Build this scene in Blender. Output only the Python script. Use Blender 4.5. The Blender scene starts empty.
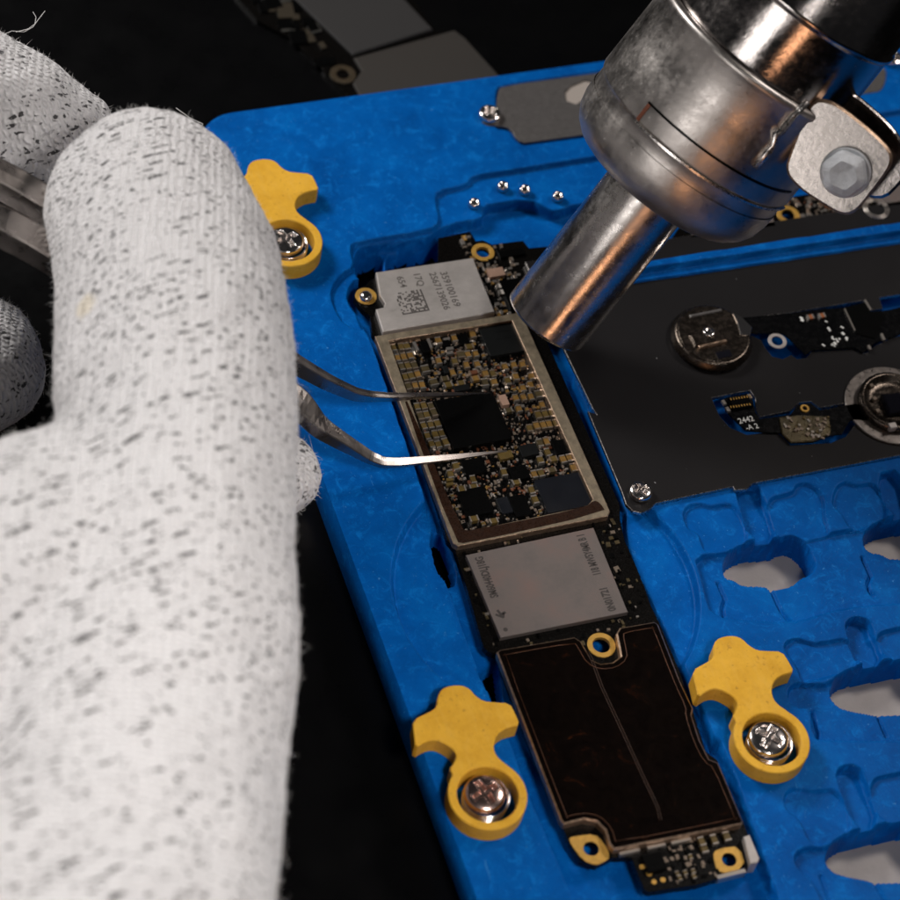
import bpy, bmesh, math, random
import numpy as np
from mathutils import Vector, Matrix
random.seed(7); rng = np.random.default_rng(7)
S = bpy.context.scene; COL = S.collection
# ------------------------------------------------------------------ camera (1 unit = 1 cm)
F = 2550.0; CC = 450.0; DIST = 34.0
def nrm(v): return v/np.linalg.norm(v)
_v1 = nrm(np.array([8000., -1475., F])); _v2 = np.array([-1498., -3720., F])
EX = _v1; EY = nrm(_v2-EX*_v2.dot(EX)); EZ = np.cross(EX, EY)
R = np.array([EX, EY, EZ]); CAM = -DIST*R[:, 2]
def W(x, y, z=0.0):
    """point on the level z that the photograph shows at x, y"""
    d = R@np.array([(x-CC)/F, (y-CC)/F, 1.0]); return Vector(CAM+(z-CAM[2])/d[2]*d)
def proj(p):
    q = R.T@(np.array(p)-CAM); return q[0]/q[2]*F+CC, q[1]/q[2]*F+CC, q[2]
def Z(ox, oy, s, pts, z=0.0):
    return [W(ox+a/s, oy+b/s, z) for a, b in pts]
def xy(pts): return [(p[0], p[1]) for p in pts]
cd = bpy.data.cameras.new('camera'); cam = bpy.data.objects.new('camera', cd); COL.objects.link(cam)
M = Matrix(((R[0][0], -R[0][1], -R[0][2], CAM[0]), (R[1][0], -R[1][1], -R[1][2], CAM[1]), (R[2][0], -R[2][1], -R[2][2], CAM[2]), (0, 0, 0, 1)))
cam.matrix_world = M; cd.sensor_width = 36; cd.lens = 36*F/900; cd.clip_start = 1; cd.clip_end = 500
cd.dof.use_dof = True; cd.dof.focus_distance = 33.6; cd.dof.aperture_fstop = 0.27
S.camera = cam
# ------------------------------------------------------------------ materials
def mat(name, base=(.5, .5, .5), metal=0.0, rough=.5, spec=.5, coat=0.0):
    m = bpy.data.materials.new(name); m.use_nodes = True
    b = m.node_tree.nodes['Principled BSDF']
    b.inputs['Base Color'].default_value = (*base, 1); b.inputs['Metallic'].default_value = metal
    b.inputs['Roughness'].default_value = rough; b.inputs['Specular IOR Level'].default_value = spec
    b.inputs['Coat Weight'].default_value = coat
    return m
class G:
    def __init__(s, m): s.m = m; s.t = m.node_tree; s.b = s.t.nodes['Principled BSDF']; s.tc = None
    def n(s, k, **kw):
        o = s.t.nodes.new(k)
        for a, v in kw.items(): setattr(o, a, v)
        return o
    def l(s, a, b): s.t.links.new(a, b)
    def co(s, scale=(1, 1, 1), rot=(0, 0, 0)):
        if not s.tc: s.tc = s.n('ShaderNodeTexCoord')
        mp = s.n('ShaderNodeMapping'); mp.inputs['Scale'].default_value = scale; mp.inputs['Rotation'].default_value = rot
        s.l(s.tc.outputs['Object'], mp.inputs[0]); return mp.outputs[0]
    def noise(s, sc, det=4, rough=.6, co=None, dist=0):
        o = s.n('ShaderNodeTexNoise'); o.inputs['Scale'].default_value = sc; o.inputs['Detail'].default_value = det
        o.inputs['Roughness'].default_value = rough; o.inputs['Distortion'].default_value = dist
        s.l(co or s.co(), o.inputs['Vector']); return o.outputs['Fac']
    def ramp(s, fac, stops):
        o = s.n('ShaderNodeValToRGB'); e = o.color_ramp.elements
        while len(e) < len(stops): e.new(.5)
        for i, (p, c) in enumerate(stops):
            e[i].position = p; e[i].color = (*c, 1) if isinstance(c, tuple) else (c, c, c, 1)
        s.l(fac, o.inputs[0]); return o.outputs[0]
    def mix(s, f, a, b, mode='MIX'):
        o = s.n('ShaderNodeMix', data_type='RGBA', blend_type=mode)
        for i, v in ((0, f), (6, a), (7, b)):
            if isinstance(v, (int, float)): o.inputs[i].default_value = v
            elif isinstance(v, tuple): o.inputs[i].default_value = (*v, 1)
            else: s.l(v, o.inputs[i])
        return o.outputs[2]
    def math(s, op, a, b=0.0):
        o = s.n('ShaderNodeMath', operation=op)
        for i, v in ((0, a), (1, b)):
            if isinstance(v, (int, float)): o.inputs[i].default_value = v
            else: s.l(v, o.inputs[i])
        return o.outputs[0]
    def bump(s, h, strength, dist):
        o = s.n('ShaderNodeBump'); o.inputs['Strength'].default_value = strength; o.inputs['Distance'].default_value = dist
        s.l(h, o.inputs['Height']); s.l(o.outputs[0], s.b.inputs['Normal']); return o
def worn(name, base, metal, rough, dr=.15, sc=6, bump=.0, dark=.7, spec=.5, coat=0):
    """base material with uneven colour and gloss"""
    m = mat(name, base, metal, rough, spec, coat); g = G(m)
    f = g.noise(sc, 6, .65)
    g.l(g.ramp(f, [(.3, tuple(c*dark for c in base)), (.7, base)]), g.b.inputs['Base Color'])
    g.l(g.ramp(g.noise(sc*2.3, 5), [(.3, max(rough-dr, .05)), (.7, min(rough+dr, 1))]), g.b.inputs['Roughness'])
    if bump: g.bump(g.noise(sc*8, 4), bump, .02)
    return m
# blue machined composite
BLUE = mat('blue_composite', (.0005, .11, .48), 0, .4, .06); g = G(BLUE)
a = g.noise(1.1, 9, .72, dist=.4); b_ = g.noise(5.5, 8, .75, dist=.8); c_ = g.noise(30, 3, .6)
col = g.ramp(a, [(.3, (.0002, .060, .26)), (.55, (.0004, .094, .375)), (.75, (.001, .14, .48))])
col = g.mix(g.ramp(b_, [(.52, 0.0), (.66, .55)]), col, (.004, .19, .62))
col = g.mix(g.ramp(b_, [(.26, .4), (.4, 0.0)]), col, (.001, .065, .34))
st = g.noise(9, 5, .7, co=g.co((1, .35, 1), (0, 0, .5)), dist=1.2)
col = g.mix(g.ramp(st, [(.66, 0.0), (.76, .55)]), col, (.08, .34, .72))
spk = g.noise(26, 2, .5, dist=.5); col = g.mix(g.ramp(spk, [(.70, 0.0), (.76, .45)]), col, (.10, .36, .75))
g.l(col, g.b.inputs['Base Color'])
g.l(g.ramp(b_, [(.3, .34), (.7, .5)]), g.b.inputs['Roughness'])
g.bump(g.math('ADD', b_, c_), .25, .02)
YEL = mat('yellow_laminate', (.62, .30, .03), 0, .5, .15); g = G(YEL)
a = g.noise(3, 7, .7); col = g.ramp(a, [(.3, (.64, .33, .025)), (.65, (.78, .43, .045))])
fib = g.noise(14, 5, .7, co=g.co((1, .25, 1), (0, 0, .3)))
col = g.mix(g.ramp(fib, [(.5, 0.0), (.75, .4)]), col, (.74, .44, .10))
lay = g.noise(1, 3, .5, co=g.co((.3, .3, 40)))
sp = g.ramp(g.noise(16, 3), [(.62, 0.0), (.74, .6)]); col = g.mix(sp, col, (.34, .15, .02)); col = g.mix(g.ramp(g.noise(2.2, 6, .75), [(.55, 0.0), (.74, .3)]), col, (.46, .23, .03))
g.l(col, g.b.inputs['Base Color']); g.bump(g.math('ADD', lay, fib), .25, .02)
BLACKTAB = worn('black_bench_mat', (.0022, .0022, .0024), 0, .3, .05, .8, 0, .8, .12)
GREYB = worn('grey_base_plate', (.46, .41, .37), .1, .5, .1, 1.5, .15, .85)
STEEL = mat('dark_steel_sheet', (.013, .012, .012), .15, .36, .15); g = G(STEEL)  # black surroundings it mirrors are put into the dark base colour
gr = g.noise(60, 3, .6, co=g.co((1, 1, 1))); g.l(g.ramp(g.noise(1.2, 6), [(.3, .33), (.7, .4)]), g.b.inputs['Roughness'])
dust = g.ramp(g.noise(16, 2, .5), [(.775, 0.0), (.79, .7)]); g.l(g.mix(dust, (.016, .015, .0155), (.5, .5, .5)), g.b.inputs['Base Color']); g.bump(gr, .15, .01)
STEELC = worn('grey_steel_bracket', (.16, .15, .145), .6, .45, .08, 10, .1, .85)
EDGE = worn('bright_cut_edge', (.75, .70, .66), 1, .28, .1, 12)
SCREW = mat('nickel_screw', (.80, .74, .70), 1, .16)
COPS = mat('warm_tinted_screw', (.80, .56, .48), 1, .2)  # screw metal with the warm front light mixed into its colour
PCB = worn('black_solder_mask', (.0035, .003, .0026), 0, .26, .06, 20, .12, .6, .16)
CHIP = worn('black_epoxy', (.0016, .0016, .0016), 0, .3, .04, 30, .04, .7, .12)
CHIPG = worn('grey_epoxy', (.006, .0065, .0065), 0, .4, .05, 30, .06, .7, .2)
CHIPB = worn('glossy_die', (.010, .011, .014), 0, .12, .05, 4)
TAN = worn('tan_frame_solder', (.27, .215, .145), .4, .5, .12, 9, .35, .45)
FLUX = worn('burnt_flux', (.028, .010, .004), 0, .3, .12, 18, .3, .3, .15)
SHIELD = mat('silver_sheet', (.62, .57, .55), .55, .5); g = G(SHIELD)
g.l(g.ramp(g.noise(3, 8, .7), [(.25, (.40, .365, .34)), (.7, (.54, .495, .465))]), g.b.inputs['Base Color'])
scr = g.noise(7, 5, .7, co=g.co((.4, 2.2, 1), (0, 0, .9)), dist=2); g.l(g.ramp(scr, [(.3, .36), (.7, .6)]), g.b.inputs['Roughness']); g.bump(g.noise(60, 3), .12, .01)
SILCH = mat('pinkish_grey_chip_top', (.34, .285, .265), .35, .5); g = G(SILCH)
g.l(g.ramp(g.noise(1.6, 6, .7), [(.3, (.12, .105, .098)), (.5, (.15, .125, .115)), (.72, (.18, .125, .11))]), g.b.inputs['Base Color']); g.bump(g.noise(70, 3), .3, .012)
OXI = mat('oxidised_copper_shield', (.006, .004, .0035), 0, .3, .03); g = G(OXI)
g.l(g.ramp(g.noise(3, 9, .75, dist=1), [(.3, (.0016, .001, .0009)), (.60, (.004, .0024, .0018)), (.78, (.05, .013, .004))]), g.b.inputs['Base Color'])
g.l(g.ramp(g.noise(9, 5), [(.3, .24), (.7, .34)]), g.b.inputs['Roughness'])
COPE = worn('coppery_edge', (.62, .43, .30), .85, .38, .12, 12, .2, .35)
COPL = worn('brown_oxide_line', (.13, .05, .022), .4, .4, .1, 14, .2, .3)
GOLD = worn('gold_pad', (.62, .35, .07), .45, .38, .1, 14, .25, .75)
CAPB = worn('capacitor_ceramic', (.13, .085, .022), .1, .35, .1, 9, .1, .55)
CAPD = worn('capacitor_dark', (.075, .055, .024), .1, .35, .1, 9, .1, .6)
CAPO = worn('capacitor_amber', (.23, .125, .03), .1, .35, .1, 9, .1, .6)
TIN = mat('tin_terminal', (.62, .56, .50), .9, .3)
TIND = mat('dull_solder', (.28, .22, .17), .7, .35)
RUST = mat('reddish_component', (.13, .045, .02), .2, .4)
PINK = mat('pinkish_inductor', (.34, .21, .15), .1, .5)
INKL = mat('light_laser_print', (.095, .083, .075), 0, .6)
INK = mat('dark_print', (.035, .028, .025), 0, .6)
WINK = mat('white_print', (.75, .75, .72), 0, .6)
FLEX = worn('black_flex', (.0018, .0018, .0022), 0, .26, .06, 6, .1, .7, .25)
CLOTHPALE = mat('pale_insert', (.42, .37, .33), .2, .5)
def chrome(name, base, rough, spot):
    m = mat(name, base, 1, rough); g = G(m)
    n1 = g.noise(1.4, 8, .7); n2 = g.noise(11, 5, .7)
    c1 = g.ramp(n1, [(.3, tuple(c*.72 for c in base)), (.7, base)])
    c1 = g.mix(g.ramp(n2, [(.62, 0.0), (.72, spot)]), c1, (.82, .78, .74))
    c1 = g.mix(g.ramp(n2, [(.26, spot*.8), (.36, 0.0)]), c1, (.10, .07, .055))
    g.l(c1, g.b.inputs['Base Color'])
    g.l(g.ramp(g.math('ADD', g.math('MULTIPLY', n1, .6), g.math('MULTIPLY', n2, .4)), [(.36, max(rough-.1, .05)), (.66, rough+.17)]), g.b.inputs['Roughness'])
    g.bump(g.math('ADD', n2, g.noise(3, 3)), .035 if 'ear' in name else .06, .05)
    return m
CHR = chrome('worn_chrome', (.56, .52, .49), .22, .5)
CHRD = chrome('frosted_steel', (.52, .48, .45), .36, .6)
CHRM = chrome('mirror_barrel', (.44, .40, .38), .14, .3)
EARM = chrome('clamp_ear_steel', (.46, .415, .385), .22, .35)
BOLT = worn('pale_zinc_bolt', (.72, .74, .77), .3, .42, .1, 9, .9, .72)
TWE = mat('tweezer_steel', (.40, .36, .335), 1, .28); g = G(TWE)
g.l(g.ramp(g.noise(3, 5), [(.3, .2), (.7, .38)]), g.b.inputs['Roughness'])
DARKBTN = worn('smoked_metal', (.13, .105, .085), .95, .26, .1, 6, .2, .5)
GLASSD = mat('dark_glass', (.01, .01, .015), .2, .06)
# glove knit
GLOVE = mat('speckled_knit', (.70, .68, .67), 0, .95, .15); g = G(GLOVE)
g.b.inputs['Sheen Weight'].default_value = .25
def dashes(scale, stretch, thr, keep, rot=(0, 0, 0), seed=0.0):
    """short dark stitches: one small blot in some of the cells of a stretched grid"""
    c0 = g.co(stretch, rot); d = g.noise(3.2, 3, .6); add = g.n('ShaderNodeVectorMath', operation='ADD')
    g.l(c0, add.inputs[0]); mv = g.n('ShaderNodeCombineXYZ'); mv.inputs[2].default_value = seed
    g.l(g.math('MULTIPLY', d, .9), mv.inputs[0]); g.l(g.math('MULTIPLY', d, .7), mv.inputs[1]); g.l(mv.outputs[0], add.inputs[1])
    v = g.n('ShaderNodeTexVoronoi'); v.inputs['Scale'].default_value = scale; v.inputs['Randomness'].default_value = .9
    g.l(add.outputs[0], v.inputs['Vector'])
    blot = g.ramp(v.outputs['Distance'], [(thr*.75, 1.0), (thr, 0.0)])
    sep = g.n('ShaderNodeSeparateColor'); g.l(v.outputs['Color'], sep.inputs[0])
    on = g.ramp(sep.outputs[0], [(keep-.15, 1.0), (keep+.15, 0.0)])
    return g.math('MULTIPLY', blot, on)
d1 = dashes(4.6, (.8, 2.4, 1.7), .29, .8, (0, .3, .1)); d2 = dashes(8.5, (1.0, 2.0, 1.5), .29, .5, (.2, 0, .5), 5.0)
nz = g.noise(.7, 3, .6)
dk = g.math('MINIMUM', g.math('ADD', g.math('MULTIPLY', d1, 1.0), g.math('MULTIPLY', d2, .8)), 1.0)
rib = g.n('ShaderNodeTexWave'); rib.wave_type = 'BANDS'; rib.bands_direction = 'X'; rib.inputs['Scale'].default_value = 3.4; rib.inputs['Distortion'].default_value = 4.0; rib.inputs['Detail'].default_value = 3; rib.inputs['Detail Scale'].default_value = 2.5
g.l(g.co((1, 1, 1), (0, 0, .3)), rib.inputs['Vector'])
row = g.n('ShaderNodeTexWave'); row.wave_type = 'BANDS'; row.bands_direction = 'Y'; row.inputs['Scale'].default_value = 4.5; row.inputs['Distortion'].default_value = 5; row.inputs['Detail'].default_value = 2
g.l(g.co((1, 1, 1), (0, 0, .3)), row.inputs['Vector'])
knit = g.math('MULTIPLY', rib.outputs['Fac'], row.outputs['Fac'])
base = g.mix(knit, (.66, .64, .64), (.86, .84, .84)); base = g.mix(g.ramp(g.noise(1.3, 5), [(.35, .35), (.65, 0.0)]), base, (.62, .60, .60))
g.l(g.mix(g.math('MULTIPLY', dk, .92), base, (.022, .02, .021)), g.b.inputs['Base Color'])
h = g.math('SUBTRACT', g.math('ADD', knit, g.math('MULTIPLY', g.noise(14, 5, .7), .8)), g.math('MULTIPLY', dk, 1.2))
g.bump(h, .75, .05)
FUZZ = mat('knit_fuzz', (.62, .60, .59), 0, 1, .1)
# ------------------------------------------------------------------ mesh helpers
def link(name, bm, ms, parent=None, smooth=False, recalc=True):
    me = bpy.data.meshes.new(name)
    if recalc: bmesh.ops.recalc_face_normals(bm, faces=bm.faces[:])
    if smooth:
        for f in bm.faces: f.smooth = True
    bm.to_mesh(me); bm.free()
    for m in (ms if isinstance(ms, (list, tuple)) else [ms]): me.materials.append(m)
    o = bpy.data.objects.new(name, me); COL.objects.link(o)
    if parent: o.parent = parent; o.matrix_parent_inverse = parent.matrix_world.inverted()
    return o
def empty(name, loc, label, cat, group=None):
    o = bpy.data.objects.new(name, None); o.empty_display_size = .3; o.location = loc; COL.objects.link(o)
    o.matrix_world = Matrix.Translation(loc); tag(o, label, cat, group); return o
def tag(o, label=None, cat=None, group=None, kind=None):
    if label: o['label'] = label
    if cat: o['category'] = cat
    if group: o['group'] = group
    if kind: o['kind'] = kind
    return o
def dedupe(pts, eps=1e-3):
    out = []
    for p in pts:
        if not out or math.hypot(p[0]-out[-1][0], p[1]-out[-1][1]) > eps: out.append((p[0], p[1]))
    if math.hypot(out[0][0]-out[-1][0], out[0][1]-out[-1][1]) < eps: out.pop()
    return out
def chaikin(pts, it=2):
    for _ in range(it):
        q = []
        for i in range(len(pts)):
            a, b = pts[i], pts[(i+1) % len(pts)]
            q += [(a[0]*.75+b[0]*.25, a[1]*.75+b[1]*.25), (a[0]*.25+b[0]*.75, a[1]*.25+b[1]*.75)]
        pts = q
    return pts
def circle(c, r, n=40, a0=0): return [(c[0]+r*math.cos(a0+2*math.pi*i/n), c[1]+r*math.sin(a0+2*math.pi*i/n)) for i in range(n)]
def area2(p): return sum(p[i][0]*p[(i+1) % len(p)][1]-p[(i+1) % len(p)][0]*p[i][1] for i in range(len(p)))
def offset(pts, d):
    """shrink a loop by d"""
    p = pts if area2(pts) > 0 else pts[::-1]; n = len(p); out = []
    for i in range(n):
        a, b, c = Vector(p[i-1]), Vector(p[i]), Vector(p[(i+1) % n])
        e1 = (b-a).normalized(); e2 = (c-b).normalized(); n1 = Vector((-e1.y, e1.x)); n2 = Vector((-e2.y, e2.x))
        m = n1+n2; m = m.normalized() if m.length > 1e-4 else n1; k = d/max(m.dot(n1), .5)
        out.append((b.x+m.x*k, b.y+m.y*k))
    return out
def prism(bm, outer, z0, z1, holes=(), bev=0.0, mi=0, side=None):
    """plate with straight sides, optional holes and a chamfered top rim"""
    loops = [dedupe(outer)]+[dedupe(h) for h in holes]
    def ring(pts, z): return [bm.verts.new((x, y, z)) for x, y in pts]
    def fill(rings):
        es = []
        for r in rings:
            for i in range(len(r)):
                es.append(bm.edges.get((r[i], r[(i+1) % len(r)])) or bm.edges.new((r[i], r[(i+1) % len(r)])))
        res = bmesh.ops.triangle_fill(bm, use_beauty=True, use_dissolve=False, edges=es)
        for f in res['geom']:
            if isinstance(f, bmesh.types.BMFace): f.material_index = mi
    sm = mi if side is None else side
    bot = [ring(l, z0) for l in loops]
    mid = [ring(l, z1-bev) for l in loops] if bev else None
    top = []
    for k, l in enumerate(loops):
        top.append(ring(offset(l, bev if k == 0 else -bev) if bev else l, z1))
        if bev:   # keep orientation consistent with offset()
            if area2(l) < 0: bot[k].reverse(); mid[k].reverse()
    lv = [bot]+([mid] if mid else [])+[top]
    for A, B in zip(lv, lv[1:]):
        for a, b in zip(A, B):
            n = len(a)
            for i in range(n):
                f = bm.faces.new((a[i], a[(i+1) % n], b[(i+1) % n], b[i])); f.material_index = sm
    fill(bot); fill(top)
def plate(name, outer, z0, z1, ms, parent, holes=(), bev=0.0, side=None):
    bm = bmesh.new(); prism(bm, xy(outer), z0, z1, [xy(h) for h in holes], bev, 0, side); return link(name, bm, ms, parent)
def box(bm, cx, cy, w, h, z0, z1, rot=0.0, mi=0):
    c, s = math.cos(rot), math.sin(rot)
    vs = [bm.verts.new((cx+a*c-b*s, cy+a*s+b*c, z)) for z in (z0, z1) for a, b in ((-w/2, -h/2), (w/2, -h/2), (w/2, h/2), (-w/2, h/2))]
    for q in ((3, 2, 1, 0), (4, 5, 6, 7), (0, 1, 5, 4), (1, 2, 6, 5), (2, 3, 7, 6), (3, 0, 4, 7)):
        f = bm.faces.new([vs[i] for i in q]); f.material_index = mi
def lathe(bm, prof, n=48, mat4=None, mi=0, cap0=True, cap1=True):
    rings = []
    for r, z in prof:
        rings.append([bm.verts.new((r*math.cos(2*math.pi*i/n), r*math.sin(2*math.pi*i/n), z)) for i in range(n)])
    for a, b in zip(rings, rings[1:]):
        for i in range(n):
            f = bm.faces.new((a[i], a[(i+1) % n], b[(i+1) % n], b[i])); f.material_index = mi; f.smooth = True
    if cap0: bm.faces.new(rings[0][::-1]).material_index = mi
    if cap1: bm.faces.new(rings[-1]).material_index = mi
    if mat4: 
        for r in rings:
            for v in r: v.co = mat4@v.co
    return rings
def tube(bm, pts, rad, n=8, mi=0):
    pts = [Vector(p) for p in pts]; rings = []
    for i, p in enumerate(pts):
        t = (pts[min(i+1, len(pts)-1)]-pts[max(i-1, 0)]).normalized(); u = t.cross(Vector((0, 0, 1)))
        u = u.normalized() if u.length > 1e-4 else Vector((1, 0, 0)); v = t.cross(u)
        r = rad[i] if isinstance(rad, (list, tuple)) else rad
        rings.append([bm.verts.new(p+u*r*math.cos(2*math.pi*k/n)+v*r*math.sin(2*math.pi*k/n)) for k in range(n)])
    for a, b in zip(rings, rings[1:]):
        for k in range(n):
            f = bm.faces.new((a[k], a[(k+1) % n], b[(k+1) % n], b[k])); f.smooth = True; f.material_index = mi
    bm.faces.new(rings[0][::-1]); bm.faces.new(rings[-1])
def screw_head_bm(r, hgt, rot=0.0, cross=.62, deep=.5):
    """pan head with a real cross recess, seen from above"""
    bm = bmesh.new(); n = 72; K = 26; rings = []
    def top(x, y):
        rr = math.hypot(x, y)/r; z = hgt*(1-.28*rr**4)
        c, s = math.cos(rot), math.sin(rot); u, v = x*c+y*s, -x*s+y*c
        def arm(p, q):
            w = r*(.13+.04*(1-abs(p)/r)); e = min(r*cross-abs(p), w-abs(q)+0.0)
            return e
        e = max(arm(u, v), arm(v, u), r*.24-math.hypot(u, v))
        k = min(max(e/(r*.10)+.3, 0), 1); return z-deep*hgt*k*k*(3-2*k)
    ctr = bm.verts.new((0, 0, top(0, 0)))
    for j in range(1, K+1):
        rr = r*.94*j/K
        rings.append([bm.verts.new((rr*math.cos(2*math.pi*i/n), rr*math.sin(2*math.pi*i/n), top(rr*math.cos(2*math.pi*i/n), rr*math.sin(2*math.pi*i/n)))) for i in range(n)])
    for rr, z in ((r, hgt*.58), (r, hgt*.12), (r*.93, 0), (r*.5, 0)):
        rings.append([bm.verts.new((rr*math.cos(2*math.pi*i/n), rr*math.sin(2*math.pi*i/n), z)) for i in range(n)])
    for i in range(n): bm.faces.new((ctr, rings[0][i], rings[0][(i+1) % n]))
    for a, b in zip(rings, rings[1:]):
        for i in range(n): bm.faces.new((a[i], b[i], b[(i+1) % n], a[(i+1) % n]))
    bm.faces.new(rings[-1][::-1])
    return bm
def shift(bm, loc):
    for v in bm.verts: v.co += Vector(loc)
    return bm
_font_n = [0]
def text(body, p, size, rot, m, parent, z, name='print', sx=1.0):
    cu = bpy.data.curves.new('txt', 'FONT'); cu.body = body; cu.size = size; cu.align_x = 'CENTER'; cu.align_y = 'CENTER'; cu.extrude = .0008; cu.resolution_u = 3; cu.offset = size*(.035 if m.name == 'dark_print' else .012)
    o = bpy.data.objects.new('txt', cu); COL.objects.link(o); bpy.context.view_layer.update()
    me = bpy.data.meshes.new_from_object(o.evaluated_get(bpy.context.evaluated_depsgraph_get())); bpy.data.objects.remove(o)
    me.transform(Matrix.Translation((p[0], p[1], z))@Matrix.Rotation(rot, 4, 'Z')@Matrix.Scale(sx, 4, (1, 0, 0)))
    me.materials.clear(); me.materials.append(m)
    q = bpy.data.objects.new(name, me); COL.objects.link(q); q.parent = parent; q.matrix_parent_inverse = parent.matrix_world.inverted(); return q
def inside(p, poly):
    c = False; n = len(poly)
    for i in range(n):
        a, b = poly[i], poly[i-1]
        if (a[1] > p[1]) != (b[1] > p[1]) and p[0] < (b[0]-a[0])*(p[1]-a[1])/(b[1]-a[1])+a[0]: c = not c
    return c
# ------------------------------------------------------------------ table
TZ = -.66
bm = bmesh.new(); vs = [bm.verts.new((x, y, TZ)) for x, y in ((-150, -150), (150, -150), (150, 150), (-150, 150))]; bm.faces.new(vs)
tag(link('table_top', bm, BLACKTAB), kind='structure')
# ------------------------------------------------------------------ blue jig : height map of the machined slab
jig = empty('repair_jig', (4, -1, TZ), 'blue machined repair jig with yellow swivel clamps holding the circuit board', 'repair jig')
HS = .017; X0, X1, Y0, Y1 = -1.80, 10.6, -8.8, 6.54
xs = np.arange(X0-HS*2, X1+HS, HS); ys = np.arange(Y0, Y1+HS*3, HS); GX, GY = np.meshgrid(xs, ys); H = np.zeros_like(GX)
def sdf(poly, px, py):
    """signed distance, negative inside"""
    p = np.array(poly); d = np.full(px.shape, 1e9); ins = np.zeros(px.shape, bool)
    for i in range(len(p)):
        a, b = p[i-1], p[i]; e = b-a; wx, wy = px-a[0], py-a[1]
        t = np.clip((wx*e[0]+wy*e[1])/max(e.dot(e), 1e-9), 0, 1); d = np.minimum(d, (wx-t*e[0])**2+(wy-t*e[1])**2)
        if b[1] != a[1]:
            c = ((a[1] > py) != (b[1] > py)) & (px < (b[0]-a[0])*(py-a[1])/(b[1]-a[1])+a[0]); ins ^= c
    d = np.sqrt(d); return np.where(ins, -d, d)
def win(pts, pad=.2):
    p = np.array(pts); return (slice(max(np.searchsorted(ys, p[:, 1].min()-pad), 0), np.searchsorted(ys, p[:, 1].max()+pad)), slice(max(np.searchsorted(xs, p[:, 0].min()-pad), 0), np.searchsorted(xs, p[:, 0].max()+pad)))
def smooth01(t): t = np.clip(t, 0, 1); return t*t*(3-2*t)
def cut(pts, level, ch=1, mode='set', w=.026):
    pts = chaikin(xy(pts), ch) if ch else xy(pts); sl = win(pts); d = sdf(pts, GX[sl], GY[sl]); m = smooth01(.5-d/w)
    h = H[sl]; H[sl] = h*(1-m)+level*m if mode == 'set' else (np.minimum(h, h*(1-m)+level*m) if mode == 'min' else h+level*m)
def shade_groove(pts, width=.035, depth=.06):  # added cuts that draw dark shade lines beside the steps
    pts = xy(pts); sl = win(pts); px, py = GX[sl], GY[sl]; d = np.full(px.shape, 1e9)
    for a, b in zip(pts, pts[1:]):
        a, b = np.array(a), np.array(b); e = b-a; t = np.clip(((px-a[0])*e[0]+(py-a[1])*e[1])/e.dot(e), 0, 1)
        d = np.minimum(d, np.hypot(px-a[0]-t*e[0], py-a[1]-t*e[1]))
    H[sl] -= depth*smooth01(1-d/width)
# shallow stepped area at the top
cut([W(*p) for p in ((333, 305), (331, 288), (343, 273), (355, 267), (350, 247), (357, 242), (430, 230), (441, 222), (436, 203), (437, 191), (467, 185), (473, 176), (500, 172), (593, 157), (760, 132), (1000, 95), (1000, 225), (620, 280), (540, 300), (380, 300), (368, 330), (345, 325))], -.07, 1, w=.035)
# bracket seat and top ledge
cut(Z(440, 0, 3.461, ((193, 320), (205, 296), (470, 258), (1700, 70), (1720, 170), (1500, 240), (1495, 320), (300, 508), (262, 492), (235, 450), (190, 446), (195, 400))), -.04, 1)
# board recess
REC = [(357, 250), (363, 243), (428, 236), (440, 226), (463, 218), (484, 216), (484, 206), (490, 201), (530, 196), (547, 205), (556, 209), (580, 200), (640, 195), (700, 300)]
cut([W(*p) for p in REC]+[Vector((2.08, 1.5, 0)), Vector((2.08, -1.35, 0))]+[W(*p) for p in ((628, 520), (630, 545), (655, 600), (667, 622), (698, 700), (712, 735), (724, 745), (779, 900), (790, 935), (590, 950), (575, 900), (536, 810), (521, 770), (491, 690), (478, 660), (452, 590), (442, 560), (431, 512), (385, 380), (372, 340), (361, 322), (357, 310), (349, 300), (348, 290), (354, 278), (362, 276), (357, 262))], -.27, 1, 'min')
cut([W(*p) for p in ((356, 252), (364, 244.5), (384, 242.5), (386, 262), (384, 276), (366, 283), (356, 270))], -.6, 1, 'min')  # this and the next cut deepened to put shade in the recess
cut([W(*p) for p in ((389, 247), (394, 242), (426, 238), (433, 232), (442, 229), (444, 262), (388, 274))], -.6, 1, 'min')
cut([W(*p) for p in ((430, 530), (441, 520), (452, 540), (460, 572), (448, 577), (438, 565))], -.52, 1, 'min')
cut([W(*p) for p in ((478, 664), (492, 690), (505, 690), (500, 650))], -.52, 0, 'min')
# board slot at the upper right, with the raised bar below it
cut([W(*p) for p in ((590, 262), (650, 196), (1000, 140), (1000, 210), (896, 224), (668, 262), (600, 275))], -.24, 0, 'min')
cut([W(x, y, .2) for x, y in ((560, 275), (668, 257), (896, 222), (1020, 202), (1020, 216), (896, 234.5), (650, 272), (560, 288))], .2, 0)
cut([W(x, y, .1) for x, y in ((560, 288), (650, 272), (896, 236), (1020, 216), (1020, 224), (896, 243), (650, 280), (560, 296))], .1, 0, 'set', .02)
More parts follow.
